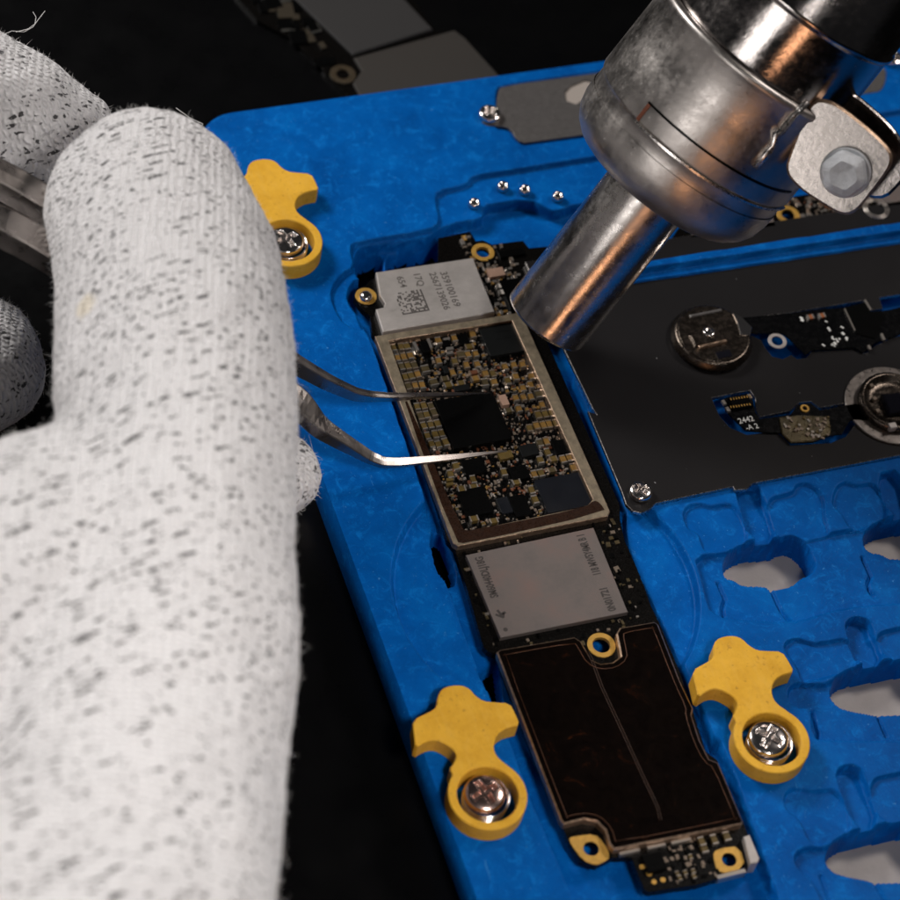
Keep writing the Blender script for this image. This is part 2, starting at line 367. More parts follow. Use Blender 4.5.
# round thumb scoop
c0 = W(547, 588, 0); H_old = H.copy()
cut([Vector((x, y, 0)) for x, y in circle((c0.x, c0.y), 2.0, 90)], -.13, 0, 'min', .06)
Q = lambda pts: Z(640, 480, 3.461, pts); Q2 = lambda pts: Z(640, 680, 3.461, pts)
cut(Q([(190, 262), (300, 252), (385, 212), (475, 208), (590, 203), (700, 172), (790, 166), (1000, 130), (1060, 420), (860, 425), (700, 440), (530, 492), (400, 485), (250, 470), (222, 380), (212, 330)]), -.09, 1, 'min')
for s in ([(155, 140), (150, 110), (170, 85), (215, 80), (245, 93), (330, 74), (385, 205), (310, 240), (225, 252), (208, 200), (200, 180), (165, 165)],
          [(430, 62), (530, 46), (540, 15), (575, 8), (620, 30), (640, 75), (638, 130), (665, 188), (590, 205), (475, 212)],
          [(667, 70), (680, 22), (712, 3), (745, 20), (822, 6), (866, 128), (790, 162), (727, 172), (700, 112), (672, 90)],
          [(500, 590), (503, 560), (540, 546), (578, 558), (610, 567), (735, 540), (765, 640), (690, 668), (600, 692), (560, 700), (545, 640)],
          [(810, 532), (890, 512), (1000, 490), (1000, 620), (850, 622)]): cut(Q(s), -.06, 2, 'min')
for s in ([(335, 50), (330, 20), (400, 8), (432, 60), (478, 206), (385, 212)], [(815, -20), (900, -40), (940, 125), (872, 130)], [(712, 515), (720, 485), (752, 471), (792, 485), (808, 520), (852, 628), (762, 645)]): cut(Q(s), -.15, 1, 'min')
cut(Q([(515, 760), (515, 722), (540, 703), (600, 706), (662, 703), (700, 655), (850, 622), (1000, 600), (1100, 900), (640, 900), (600, 890), (592, 790), (540, 785)]), -.09, 1, 'min')
for s in ([(500, 425), (503, 392), (530, 372), (572, 378), (600, 386), (690, 372), (742, 520), (672, 560), (595, 580), (557, 480), (510, 450)], [(785, 345), (890, 322), (1000, 300), (1000, 480), (832, 502)]): cut(Q2(s), -.06, 2, 'min')
cut(Q2([(682, 340), (685, 310), (716, 292), (757, 300), (780, 335), (834, 500), (748, 518)]), -.15, 1, 'min')
cut(Q2([(540, 640), (538, 602), (568, 581), (650, 577), (692, 540), (870, 492), (1000, 470), (1100, 860), (660, 860), (604, 690), (565, 668)]), -.09, 1, 'min')
for s in ([(275, 345), (300, 400), (290, 430), (294, 458)], [(460, 368), (490, 433), (510, 460), (535, 486)], [(775, 255), (805, 320), (794, 345), (800, 370), (815, 388)], [(603, 790), (612, 830), (622, 862), (618, 890)], [(832, 808), (860, 875)]): shade_groove(Q(s))
for s in ([(632, 668), (668, 765)], [(820, 690), (870, 775)], [(205, 72), (300, 320)]): shade_groove(Q2(s), .03, .04)
# pockets under the openings of the steel sheet
CUT1 = Z(740, 280, 5.625, [(285, 185), (700, 115), (742, 172), (802, 160), (785, 100), (1100, 50), (1100, 260), (840, 330), (760, 370), (720, 405), (690, 415), (640, 388), (400, 402), (372, 440), (320, 446), (288, 422), (240, 446), (180, 430), (140, 380), (120, 340), (60, 310), (60, 225), (150, 200)], .05)
CUT2 = Z(640, 260, 3.461, [(248, 478), (380, 452), (398, 478), (400, 520), (412, 545), (520, 522), (552, 494), (590, 490), (622, 512), (740, 492), (800, 500), (800, 575), (740, 572), (712, 612), (660, 634), (520, 641), (488, 608), (462, 594), (370, 606), (310, 580), (275, 540)], .05)
for c in (CUT1, CUT2): cut([Vector((p.x, p.y, 0)) for p in c], -.2, 0, 'min')
# through holes
HB = -.5
for s in (Q([(296, 290), (299, 260), (330, 228), (385, 208), (470, 205), (500, 188), (535, 184), (572, 205), (600, 240), (614, 275), (597, 312), (560, 325), (525, 357), (455, 367), (440, 352), (360, 352), (330, 330), (300, 325)]),
          Q([(780, 205), (785, 170), (820, 140), (870, 124), (1000, 110), (1010, 250), (880, 262), (840, 240), (800, 236)]),
          Q([(663, 732), (678, 690), (708, 655), (760, 640), (860, 625), (1000, 600), (1020, 790), (830, 802), (800, 796), (740, 786), (690, 770)]),
          Q2([(650, 612), (660, 572), (698, 535), (760, 515), (840, 500), (1000, 470), (1020, 680), (820, 690), (800, 680), (700, 660), (665, 642)])):
    cut(s, HB, 1, 'min', .025)
# outline of the slab with a rounded corner
RC = .62
cx_, cy_ = X0+RC, Y1-RC
qx, qy = np.minimum(GX-cx_, 0), np.maximum(GY-cy_, 0)
dout = np.where((qx < 0) & (qy > 0), np.hypot(qx, qy)-RC, np.maximum(-(GX-X0), GY-Y1))
def snap():
    ax, ay = GX.copy(), GY.copy(); corner = (qx < 0) & (qy > 0); near = np.abs(dout) <= HS*1.01
    L = np.maximum(np.hypot(qx, qy), 1e-6)
    k = near & corner; ax[k] = (cx_+qx/L*RC)[k]; ay[k] = (cy_+qy/L*RC)[k]
    k = near & ~corner & (X0-GX > GY-Y1); ax[k] = X0
    k = near & ~corner & (X0-GX <= GY-Y1); ay[k] = Y1
    return ax, ay
AX, AY = snap(); HZ = H.copy(); HZ[dout > 1e-4] = TZ+.01
HZ += 0
keepv = dout <= HS*1.01
ny, nx = GX.shape; idx = -np.ones(GX.shape, int)
fk = keepv[:-1, :-1] & keepv[1:, :-1] & keepv[:-1, 1:] & keepv[1:, 1:]
fk &= ~((H[:-1, :-1] < HB+.004) & (H[1:, :-1] < HB+.004) & (H[:-1, 1:] < HB+.004) & (H[1:, 1:] < HB+.004))
used = np.zeros(GX.shape, bool)
for a in (slice(0, -1), slice(1, None)):
    for b in (slice(0, -1), slice(1, None)): used[a, b] |= fk
idx[used] = np.arange(used.sum())
fi = np.stack([idx[:-1, :-1][fk], idx[:-1, 1:][fk], idx[1:, 1:][fk], idx[1:, :-1][fk]], 1)
me = bpy.data.meshes.new('slab'); nv, nf = int(used.sum()), len(fi)
me.vertices.add(nv); me.vertices.foreach_set('co', np.stack([AX[used], AY[used], HZ[used]], 1).astype(np.float32).ravel())
me.loops.add(nf*4); me.loops.foreach_set('vertex_index', fi.astype(np.int32).ravel())
me.polygons.add(nf); me.polygons.foreach_set('loop_start', np.arange(0, nf*4, 4, dtype=np.int32)); me.update(calc_edges=True); me.validate()
me.polygons.foreach_set('use_smooth', np.ones(nf, bool)); me.materials.append(BLUE)
slab = bpy.data.objects.new('slab', me); COL.objects.link(slab); slab.parent = jig; slab.matrix_parent_inverse = jig.matrix_world.inverted()
bm = bmesh.new(); box(bm, (2.4+X1)/2, (Y0+Y1)/2-.1, X1-2.6, Y1-Y0-.5, TZ+.012, HB-.002); link('base_plate', bm, GREYB, jig)
# four little posts
for x, y in ((474.5, 203), (503, 186), (525, 189.5), (558, 196)):
    p = W(x, y, .0); bm = bmesh.new(); lathe(bm, [(.085, -.075), (.085, .0), (.07, .035), (.045, .04), (.035, .015)], 24); link('post', shift(bm, (p.x, p.y, 0)), SCREW, jig)
# bracket
BR = Z(440, 0, 3.461, [(200, 318), (214, 299), (470, 265), (1560, 110), (1560, 140), (1530, 165), (1500, 200), (1512, 225), (1545, 240), (1540, 290), (1522, 318), (1490, 322), (300, 499), (268, 487), (245, 448), (215, 438), (150, 436), (140, 400), (165, 380), (196, 378)], 0)
HXG = Z(440, 0, 3.461, [(432, 320), (450, 300), (500, 278), (530, 285), (520, 330), (470, 362), (436, 350)], 0)
plate('bracket', chaikin(xy(BR), 1), -.035, .012, [STEELC, EDGE], jig, [xy(HXG)], .006)
bm = bmesh.new(); prism(bm, offset(xy(HXG), -.03), -.034, -.012); link('bracket_insert', bm, CLOTHPALE, jig)
for x, y, rt in ((490, 113, .4), (893, 57, .9)):
    p = W(x, y, .08); link('screw', shift(screw_head_bm(.165, .11, rt), (p.x, p.y, .012)), SCREW, jig, True)
# steel sheet
hp = W(710, 337, .05)
ST = [Vector((2.10, 2.9, 0)), Vector((2.10, 1.2, 0)), Vector((2.13, .2, 0)), Vector((2.15, .1, 0))]+[W(x, y, .06) for x, y in ((588, 411), (622, 492), (626, 504), (633, 511), (641, 513), (650, 509), (656, 503), (733, 486.5), (735, 490), (747, 489), (753, 483), (900, 455), (1000, 436))]+[Vector((8.7, 2.9, 0))]
sheet = plate('steel_sheet', xy(ST), .004, .06, [STEEL, EDGE], jig, [xy(CUT1), xy(CUT2)], .008, 1)
p = W(641, 491, .13); link('screw', shift(screw_head_bm(.155, .12, .2), (p.x, p.y, .06)), SCREW, jig, True)
# ------------------------------------------------------------------ clamps
def K4(pts): return Z(380, 640, 3.461, pts, .27)
ctr = W(487.6, 794, .27)
headp = K4([(243, 440), (258, 425), (270, 400), (262, 380), (248, 366), (222, 348), (195, 339), (165, 345), (128, 366), (125, 320), (122, 268), (180, 243), (208, 228), (212, 190), (228, 164), (262, 153), (300, 154), (325, 166), (345, 192), (372, 211), (410, 216), (463, 221), (481, 258), (495, 297), (465, 303), (436, 311), (412, 330), (400, 360), (403, 390), (418, 412), (438, 428)])
ang0 = math.atan2(headp[16].y-ctr.y, headp[16].x-ctr.x)
RO, RI = .485, .375
# outline = head + ring arc
hl = [(p.x-ctr.x, p.y-ctr.y) for p in headp]
a_s = math.atan2(hl[-1][1], hl[-1][0]); a_e = math.atan2(hl[0][1], hl[0][0])
if a_e > a_s: a_e -= 2*math.pi
arc = [(RO*math.cos(a_s+(a_e-a_s)*i/46), RO*math.sin(a_s+(a_e-a_s)*i/46)) for i in range(1, 46)]
hl = [hl[0]]+hl[1:]
outl = dedupe(hl+arc, .01)
def rot2(pts, a): c, s = math.cos(a), math.sin(a); return [(x*c-y*s, x*s+y*c) for x, y in pts]
def clamp(px, py, hx, hy, scr, rt, z=0.0):
    c = W(px, py, .27); hd = W(hx, hy, .27); da = math.atan2(hd.y-c.y, hd.x-c.x)-ang0
    bm = bmesh.new(); o2 = [(x+c.x, y+c.y) for x, y in chaikin(rot2(outl, da), 1)]
    prism(bm, o2, .004, .27, [circle(c, RI, 48)], .012)
    k = link('clamp', bm, YEL, jig)
    s = link('screw', shift(screw_head_bm(.255, .15, rt, .66, .55), (c.x-.015, c.y+.045, .12)), scr, k, True)
    bm = bmesh.new(); pr = []
    for i in range(9): pr += [(.20, -.05+i*.02), (.17, -.04+i*.02)]
    lathe(bm, pr, 32); link('thread', shift(bm, (c.x-.01, c.y+.04, -.0)), SCREW, k)
    bm = bmesh.new(); pts = []
    for i in range(150):
        t = i/150*2*math.pi*3.2; pts.append((c.x+.275*math.cos(t), c.y+.01+.275*math.sin(t), .03+.055*t/(2*math.pi)))
    tube(bm, pts, .016, 6); link('spring', bm, SCREW, k)
    return k
tag(clamp(487.6, 794, 462, 684, COPS, .3), 'yellow clamp with a warm-tinted screw left of the board')
tag(clamp(772, 739, 735, 635, SCREW, .75), 'yellow clamp on the right of the board')
tag(clamp(288, 240, 268, 150, SCREW, .35), 'yellow clamp partly hidden by the glove')
# ------------------------------------------------------------------ circuit board in the jig
pcb = empty('circuit_board', (.7, -1.5, -.12), 'long black circuit board with exposed capacitors and silver chips clamped in the blue jig', 'circuit board')
PT = -.01
OUT = [(369, 281), (385, 271), (438, 261.5), (438.5, 238), (470, 231.5), (476, 241), (483, 240), (492, 244.5), (523, 240.5), (529, 248), (552, 246), (572, 258), (566, 285), (556, 305)]
OUT2 = [(620, 520), (625, 541), (636, 566), (645, 588), (651, 606), (659, 622), (680, 672), (695, 718), (706, 752), (717, 760), (745, 826), (757, 861), (717, 879), (697, 885), (649, 892), (644, 889), (637, 872), (631, 857), (612, 858), (596, 866), (580, 860), (569, 843), (563, 828), (520, 722), (497, 655), (487, 651), (483, 646), (468, 592), (454, 548), (447, 540), (440, 515), (385, 352), (372, 333), (370, 316), (361, 308), (354, 298), (357, 289), (366, 285)]
pout = [W(x, y, PT) for x, y in OUT]+[Vector((1.94, 1.6, 0)), Vector((1.95, -1.35, 0))]+[W(x, y, PT) for x, y in OUT2]
RING = [(483, 252, .165, .098), (366, 296, .15, .075), (601.5, 645, .185, .115), (591, 849, .0, .095), (729, 860, .0, .09)]
holes = [circle(W(x, y, PT), ri+.012, 28) for x, y, ro, ri in RING]
plate('substrate', xy(pout), -.12, PT, [PCB, COPL], pcb, holes, .004)
for x, y, ro, ri in RING[:3]:
    c = W(x, y, PT+.01); bm = bmesh.new()
    prism(bm, circle(c, ro, 40), -.05 if ro else PT, PT+.014, [circle(c, ri, 40)], .004)
    link('gold_ring', bm, GOLD, pcb)
c = W(366, 296, .05); bm = bmesh.new(); lathe(bm, [(.07, -.1), (.09, .02), (.09, .05), (.07, .08), (.03, .09)], 24); link('pin', shift(bm, (c.x, c.y, 0)), SCREW, pcb)
plate('gold_pad', chaikin([tuple(W(x, y, PT)[:2]) for x, y in ((569, 838), (574, 836.5), (595, 834), (603, 842), (611, 857), (603, 863), (595, 865.5), (583, 861), (570, 844))], 1), PT, PT+.012, GOLD, pcb, [circle(W(591, 849, PT), .095, 28)], .003)
plate('gold_pad', chaikin([tuple(W(x, y, PT)[:2]) for x, y in ((714, 861), (713, 852), (722, 848), (739, 846.5), (746, 868), (718, 875))], 1), PT, PT+.012, GOLD, pcb, [circle(W(729, 860, PT), .09, 28)], .003)
# silver cover with its print
s1 = [W(x, y, .09) for x, y in ((376, 272), (473, 257.5), (495, 312), (383, 331.5), (376, 309), (384, 307), (385, 303), (380, 295))]
plate('metal_cover', xy(s1), PT+.004, .09, [SHIELD, TIND], pcb, (), .012)
t90 = -math.pi/2
for body, x, y, sz in (('359100169', 450, 289, .155), ('2S67139026', 439.5, 291, .15), ('17Q', 418.5, 279.5, .15), ('654', 401.5, 282, .15)):
    text(body, W(x, y, .09), sz*.95, t90, INKL, pcb, .0915, 'print', .98)
bm = bmesh.new(); c = W(412, 302, .09); NN = 15; sd = .0265; pat = random.Random(3)
for i in range(NN):
    for j in range(NN):
        on = (i == NN-1) or (j == 0) or (pat.random() < .47)
        if on: box(bm, c.x+(i-NN/2+.5)*sd, c.y+(j-NN/2+.5)*sd, sd*.86, sd*.86, .0902, .0915)
link('dot_code', bm, INK, pcb)
# frame around the components
fo = [W(x, y, .10) for x, y in ((375, 336), (519, 312.5), (522, 314), (610, 511), (608, 516), (458, 546), (453, 543))]
fi_ = [W(x, y, .10) for x, y in ((389, 340.5), (512, 320.5), (593, 499), (587, 506), (463, 532), (455, 528))]
FIN = xy([W(x, y, PT) for x, y in ((389, 342), (512, 322), (595, 506), (588, 514), (463, 540), (455, 534))])
plate('shield_frame', xy(fo), PT+.003, .10, [TAN, COPE], pcb, [xy(fi_)], .008, 1)
fl = [W(x, y, .10) for x, y in ((466, 543.5), (455.5, 542), (404, 402), (408, 401), (461, 529), (470, 531), (585, 508), (594, 500), (600, 503), (606, 512))]
plate('burnt_flux', chaikin(xy(fl), 1), .1005, .1035, FLUX, pcb)
# lower silver chip
s2 = [W(x, y, .07) for x, y in ((466, 555), (593.5, 527.5), (628, 612), (500.5, 637.5))]
plate('silver_chip', xy(s2), PT+.003, .07, [SILCH, TIND], pcb, (), .006)
text('SM60440DLJ18G', W(487, 577, .07), .15, -t90, INK, pcb, .0715, 'print', .62)
text('118 MW5Y4MR B 1', W(589, 554.5, .07), .15, -t90, INK, pcb, .0715, 'print', .54)
text('0N01721', W(608, 599, .07), .15, -t90, INK, pcb, .0715, 'print', .66)
bm = bmesh.new(); c = W(500.5, 614, .07); 
for dx, dy, w, h, r in ((0, 0, .035, .14, .3), (.03, .0, .09, .035, .3), (-.03, -.02, .03, .09, .9), (.03, -.03, .03, .07, -.4)): box(bm, c.x+dx, c.y+dy, w, h, .0702, .0715+.0002*abs(dx)*20, r)
link('chip_mark', bm, INK, pcb)
c = W(505.5, 629.5, .07); plate('chip_mark', circle(c, .03, 16), .0702, .0715, INK, pcb)
# black lower shield
V3 = lambda pts, z: Z(480, 620, 3.0, pts, z)
sh = V3([(50, 96), (60, 88), (284, 50), (303, 62), (318, 88), (335, 118), (362, 130), (398, 126), (422, 108), (418, 84), (409, 40), (420, 22), (524, 4), (535, 12), (600, 180), (640, 265), (636, 285), (660, 360), (688, 416), (715, 427), (790, 604), (785, 612), (402, 688), (388, 672), (376, 630), (350, 604), (312, 597), (252, 612), (242, 600)], .12)
shx = xy(sh)
low = plate('lower_shield', shx, PT+.003, .12, [OXI, COPE], pcb, (), .02, 1)
bm = bmesh.new(); inn = offset(chaikin(shx, 1), .085); tube(bm, [(x, y, .1195) for x, y in inn+inn[:1]], .006, 6); link('oxide_rim', bm, COPL, low)
bm = bmesh.new(); 
sl = [W(590+ (a-330)/3., 657+(b-110)/3., .12) for a, b in ((322, 92), (335, 118), (365, 200), (430, 340), (480, 450), (532, 560), (541, 600))]
for off in (-.012, .018): tube(bm, [(p.x+off, p.y, .1195) for p in sl], .0055, 6)
link('seam', bm, worn('faint_oxide_seam', (.055, .021, .009), .2, .4, .1, 14, .2, .3), low)
for x0, y0, x1, y1 in ((619, 855, 639, 850.5), (647, 849, 665, 845), (671, 844, 690, 839.5)):
    a, b = W(x0, y0, .02), W(x1, y1, .02); bm = bmesh.new(); box(bm, (a.x+b.x)/2, (a.y+b.y)/2-.0, (b-a).length, .04, PT, .05, math.atan2(b.y-a.y, b.x-a.x)); link('shield_tab', bm, TIN, pcb)
# end clip
cl = [W(x, y, .06) for x, y in ((743, 838), (749, 836), (759, 860), (757, 864), (750, 865))]
plate('end_clip', xy(cl), -.15, .10, [SHIELD, TIN], pcb, (), .01)
a, b = W(717, 878, .0), W(745, 871, .0); bm = bmesh.new(); box(bm, (a.x+b.x)/2, (a.y+b.y)/2, (b-a).length, .05, -.10, .02, math.atan2(b.y-a.y, b.x-a.x)); link('end_strip', bm, TIN, pcb)
for x, y in ((642, 867), (650, 863), (649, 874), (654, 882), (663, 880)):
    plate('test_pad', circle(W(x, y, PT), .033, 18), PT, PT+.006, GOLD, pcb)
plate('test_pad', xy([W(x, y, PT) for x, y in ((462, 236), (466, 235.5), (467, 240), (463, 241))]), PT, PT+.006, GOLD, pcb)
bm = bmesh.new(); c = W(496, 272, .05); box(bm, c.x, c.y, .24, .15, PT, .05); link('pale_component', bm, PINK, pcb)
# chips
CH = [(((435.6, 401), (492, 390), (512, 438), (453, 449)), .085, CHIP), (((479, 326), (517, 318), (529, 348), (490, 358)), .06, CHIPG), (((534, 478), (579, 474), (594, 505), (547, 513)), .05, CHIPB),
      (((509, 496), (524, 494), (532, 514), (515, 517)), .05, CHIP), (((457, 490), (485, 486), (493, 512), (465, 517)), .05, CHIP), (((461, 460), (483, 457), (487, 472), (465, 475)), .05, CHIP),
      (((518, 446), (535, 442.5), (539, 453), (523, 457)), .05, CHIPG), (((551, 441), (567, 438), (572, 452), (556, 454)), .05, CHIP), (((509, 467), (526, 464), (530, 477), (512, 481)), .05, CHIP),
      (((419, 342), (426, 340), (432, 350), (424, 353)), .06, CHIP), (((456, 335), (466, 333), (470, 342), (460, 345)), .05, CHIP), (((441, 341), (448, 339), (451, 345), (444, 347)), .04, CHIP),
      (((442, 366), (447, 365), (450, 372), (445, 373)), .04, CHIPG), (((498, 281), (520, 277), (532, 305), (512, 308)), .06, CHIP), (((640, 856), (660, 851), (668, 868), (650, 872)), .05, CHIP),
      (((497, 252), (521, 247), (526, 253), (502, 258)), .03, CHIP), (((497, 498), (508, 496), (513, 512), (502, 514)), .03, CHIPB), (((453, 386), (469, 384), (470, 389), (455, 391)), .05, CHIPG)]
OCC = []
for q, z, m in CH:
    w4 = [W(x, y, z) for x, y in q]; x0 = (w4[0].x+w4[3].x)/2; x1 = (w4[1].x+w4[2].x)/2; y1 = (w4[0].y+w4[1].y)/2; y0 = (w4[2].y+w4[3].y)/2
    plate('chip', [(x0, y0), (x1, y0), (x1, y1), (x0, y1)], PT+.002, z, m, pcb, (), .004); OCC.append((x0, x1, y0, y1))
text('MD05AEJ', W(502, 331, .06), .055, 0, CHIPG, pcb, .0615, 'print')
text('RN10 P15', W(504, 338, .06), .055, 0, CHIPG, pcb, .0615, 'print')
# capacitors
A9 = [(400+x/9, 320+y/9, k) for x, y, k in ((10, 240, 'v'), (62, 232, 'v'), (35, 325, 'v'), (95, 315, 'v'), (15, 415, 'v'), (72, 410, 'v'), (130, 402, 'v'), (48, 510, 'v'), (102, 497, 'v'), (160, 488, 'v'), (75, 597, 'v'), (138, 585, 'v'), (200, 578, 'v'), (228, 440, 'b'), (345, 185, 'v'), (490, 160, 'o'), (655, 125, 'o'), (625, 230, 'h'), (385, 280, 's'), (350, 360, 'o'), (495, 365, 'v'), (550, 305, 'b'), (613, 305, 'o'), (683, 303, 'o'), (600, 400, 'o'), (698, 392, 'o'), (475, 468, 'o'), (545, 460, 's'), (405, 520, 'h'), (435, 578, 'h'), (550, 560, 'h'), (680, 522, 'h'), (665, 470, 'r'), (770, 480, 'o'), (838, 475, 'v'), (765, 560, 'v'), (845, 555, 'v'), (755, 310, 's'), (770, 395, 's'), (325, 470, 's'), (305, 555, 'b'), (155, 775, 'v'), (215, 770, 'v'), (280, 770, 'v'), (185, 860, 'v'), (240, 850, 'v'), (305, 830, 'v'), (140, 240, 'T'), (265, 210, 'T'), (420, 165, 'S'), (450, 250, 'S'), (450, 290, 'S'))]
B7 = [(480+x/7.5, 310+y/7.5, k) for x, y, k in ((190, 420, 'o'), (255, 410, 'o'), (320, 405, 'o'), (155, 470, 's'), (210, 525, 'v'), (270, 500, 'v'), (325, 505, 's'), (388, 490, 'o'), (108, 537, 'v'), (325, 580, 'v'), (380, 560, 'o'), (440, 565, 's'), (208, 600, 's'), (262, 590, 's'), (178, 680, 'P'), (270, 655, 'v'), (328, 650, 'o'), (383, 645, 'o'), (445, 625, 'b'), (215, 748, 'h'), (293, 735, 'o'), (468, 705, 'o'), (355, 735, 's'), (408, 718, 's'), (440, 780, 'v'), (490, 775, 'v'), (540, 770, 'v'), (375, 880, 'v'), (425, 865, 'v'), (475, 860, 'v'), (520, 850, 'v'), (570, 845, 'v'), (120, 400, 's'), (380, 290, 's'))]
C6 = [(480+x/6.43, 420+y/6.43, k) for x, y, k in ((385, 145, 'v'), (428, 135, 'v'), (437, 203, 'v'), (390, 252, 'v'), (472, 250, 'h'), (535, 248, 'v'), (575, 240, 'o'), (603, 300, 'o'), (463, 320, 'h'), (350, 345, 'o'), (393, 337, 'v'), (333, 445, 'o'), (355, 510, 'o'), (390, 580, 's'), (235, 398, 'h'), (155, 333, 'v'), (165, 225, 'Q'), (90, 645, 'h'), (20, 660, 's'))]
D7 = [(380+x/7.5, 420+y/7.5, k) for x, y, k in ((330, 40, 'v'), (382, 30, 'v'), (432, 25, 'v'), (358, 115, 'v'), (415, 105, 'v'), (462, 95, 'v'), (388, 180, 'v'), (437, 180, 'v'), (492, 165, 'v'), (530, 400, 'v'), (570, 345, 'v'), (612, 515, 'h'), (700, 440, 'v'), (705, 495, 'h'), (545, 560, 's'), (705, 740, 'h'), (580, 660, 's'), (525, 440, 'S'), (525, 475, 'S'))]
E5 = [(620+x/5.625, 820+y/5.625, k) for x, y, k in ((460, 120, 'v'), (530, 108, 'v'), (602, 88, 'v'), (475, 155, 'v'), (325, 295, 's'), (370, 290, 's'), (415, 280, 's'), (400, 200, 's'), (420, 310, 's'), (340, 320, 's'))]
X3 = [(393.5, 347, 'v'), (397.5, 357.5, 'v')]
SZ = {'v': (.080, .132, CAPB), 'o': (.078, .132, CAPO), 'h': (.122, .085, CAPB), 's': (.045, .062, CAPO), 'b': (.11, .12, CAPD), 'r': (.14, .07, RUST), 'P': (.11, .17, PINK), 'Q': (.19, .12, PINK), 'T': (.05, .17, TIN), 'S': (.10, .045, TIN)}
ncap = 0; extra = bmesh.new()
for x, y, k in X3+A9+B7+C6+D7+E5:
    w, h, m = SZ[k]; p = W(x, y, .045); r = random.uniform(-.05, .05); hz = random.uniform(.035, .055) if k not in 'sS' else .025
    w *= random.uniform(.9, 1.06); h *= random.uniform(.92, 1.05)
    OCC.append((p.x-w/2, p.x+w/2, p.y-h/2, p.y+h/2))
    tgt = bmesh.new() if ncap < 98 else extra
    if k in 'PQTS': box(tgt, p.x, p.y, w, h, PT, hz+.01, r)
    else:
        q_ = random.random(); m = (CAPO if q_ < .22 else CAPD if q_ < .5 else m) if k in 'vh' else m
        L = h if h >= w else w; e = L*.16; vert = h >= w
        d = Vector((-math.sin(r), math.cos(r))) if vert else Vector((math.cos(r), math.sin(r)))
        if vert: box(tgt, p.x, p.y, w*.93, h-2*e, PT, hz, r, 0)
        else: box(tgt, p.x, p.y, w-2*e, h*.93, PT, hz, r, 0)
        for sg in (-1, 1):
            q = (p.x+d.x*sg*(L/2-e/2), p.y+d.y*sg*(L/2-e/2))
            box(tgt, q[0], q[1], w if vert else e, e if vert else h, PT, hz+.004, r, 1)
    if tgt is not extra:
        o = link('capacitor' if k not in 'TS' else 'tin_contact', tgt, [m, TIN if random.random() < .55 else TIND], pcb); ncap += 1
tag(link('more_capacitors', extra, [CAPB, TIN], pcb), kind='stuff')
# tiny parts and solder joints between them
def dust(n, test, mats, nm, parent, lo=.014, hi=.034, z=PT, occ=OCC, box_=(-.6, 2.1, -2, 2.6)):
    bm = bmesh.new(); k = 0; tries = 0; rings_ = [(tuple(W(a, b, PT)[:2]), c+.03) for a, b, c in ((483, 252, .165), (366, 296, .15), (601.5, 645, .185), (591, 849, .22), (729, 860, .2))] if parent is pcb else []
    while k < n and tries < n*30:
        tries += 1; x, y = random.uniform(box_[0], box_[1]), random.uniform(box_[2], box_[3])
        if not test((x, y)) or any(math.hypot(x-q[0], y-q[1]) < rr_ for q, rr_ in rings_) or any(a-.012 < x < b+.012 and c-.012 < y < d+.012 for a, b, c, d in occ): continue
        s = random.uniform(lo, hi); hz = random.uniform(.008, .03); mi = random.choices(range(len(mats)), [w for _, w in mats])[0]
        box(bm, x, y, s*random.uniform(.7, 1.7), s*random.uniform(.7, 1.9), z, z+hz, random.uniform(-.15, .15), mi); k += 1
    return tag(link(nm, bm, [m for m, _ in mats], parent), kind='stuff')
FINs = offset(FIN, .06)
dust(1500, lambda p: inside(p, FINs), [(TIN, 2), (TIND, 4), (RUST, 2), (CAPO, 1), (CHIP, 8)], 'solder_joints', pcb)
pxy = offset(xy(pout), .04); s1x = xy(s1); s2x = xy(s2)
fox = xy(fo)
dust(150, lambda p: inside(p, pxy) and not inside(p, s1x) and not inside(p, fox) and p[0] > 1.35 and p[1] > 1.95, [(TIN, 5), (TIND, 4), (CAPO, 1), (CHIP, 2)], 'small_components', pcb, .02, .055, box_=(1.2, 2, 1.9, 3.6))
dust(80, lambda p: inside(p, pxy) and not inside(p, s2x) and not inside(p, fox) and not inside(p, shx), [(TIN, 1), (TIND, 2), (CHIP, 8), (CAPD, 3)], 'small_components', pcb, .02, .05, box_=(-.5, 2, -3.3, -1.4))
dust(60, lambda p: inside(p, pxy) and not inside(p, shx) and p[0] > .55 and p[0] < 1.2, [(TIND, 4), (CHIP, 3)], 'small_components', pcb, .02, .04, box_=(.3, 1.4, -7, -6.2))
# ------------------------------------------------------------------ second board in the upper slot
p2 = empty('circuit_board', (5, 4, -.15), 'narrow black circuit board with a gold ring in the slot below the nozzle clamp', 'circuit board')
r2 = W(788, 215, 0)
b2 = [W(x, y, 0) for x, y in ((668, 243), (690, 212), (1000, 165), (1000, 195), (896, 210), (800, 225), (730, 237))]
plate('substrate', xy(b2), -.1, 0, [PCB, COPL], p2, [circle(r2, .1, 28)], .004)
bm = bmesh.new(); prism(bm, circle(r2, .175, 36), -.03, .014, [circle(r2, .1, 36)], .004); link('gold_ring', bm, GOLD, p2)
for q in (((700, 214), (768, 203), (776, 226), (690, 238)), ((872, 188), (940, 178), (945, 200), (880, 207))):
    plate('metal_cover', xy([W(x, y, .06) for x, y in q]), 0.002, .06, [SILCH, TIND], p2, (), .008)
b2x = offset(xy(b2), .05); c2 = [xy([W(x, y, 0) for x, y in ((776, 190), (872, 180), (880, 210), (790, 240))])]
r2x = circle(r2, .2, 20)
dust(170, lambda p: inside(p, b2x) and inside(p, c2[0]) and not inside(p, r2x), [(TIN, 3), (TIND, 5), (RUST, 2), (CHIP, 3)], 'small_components', p2, .02, .05, z=0, occ=[], box_=(4.5, 8, 2.5, 5.5))
c = W(876, 209, .05); bm = bmesh.new()
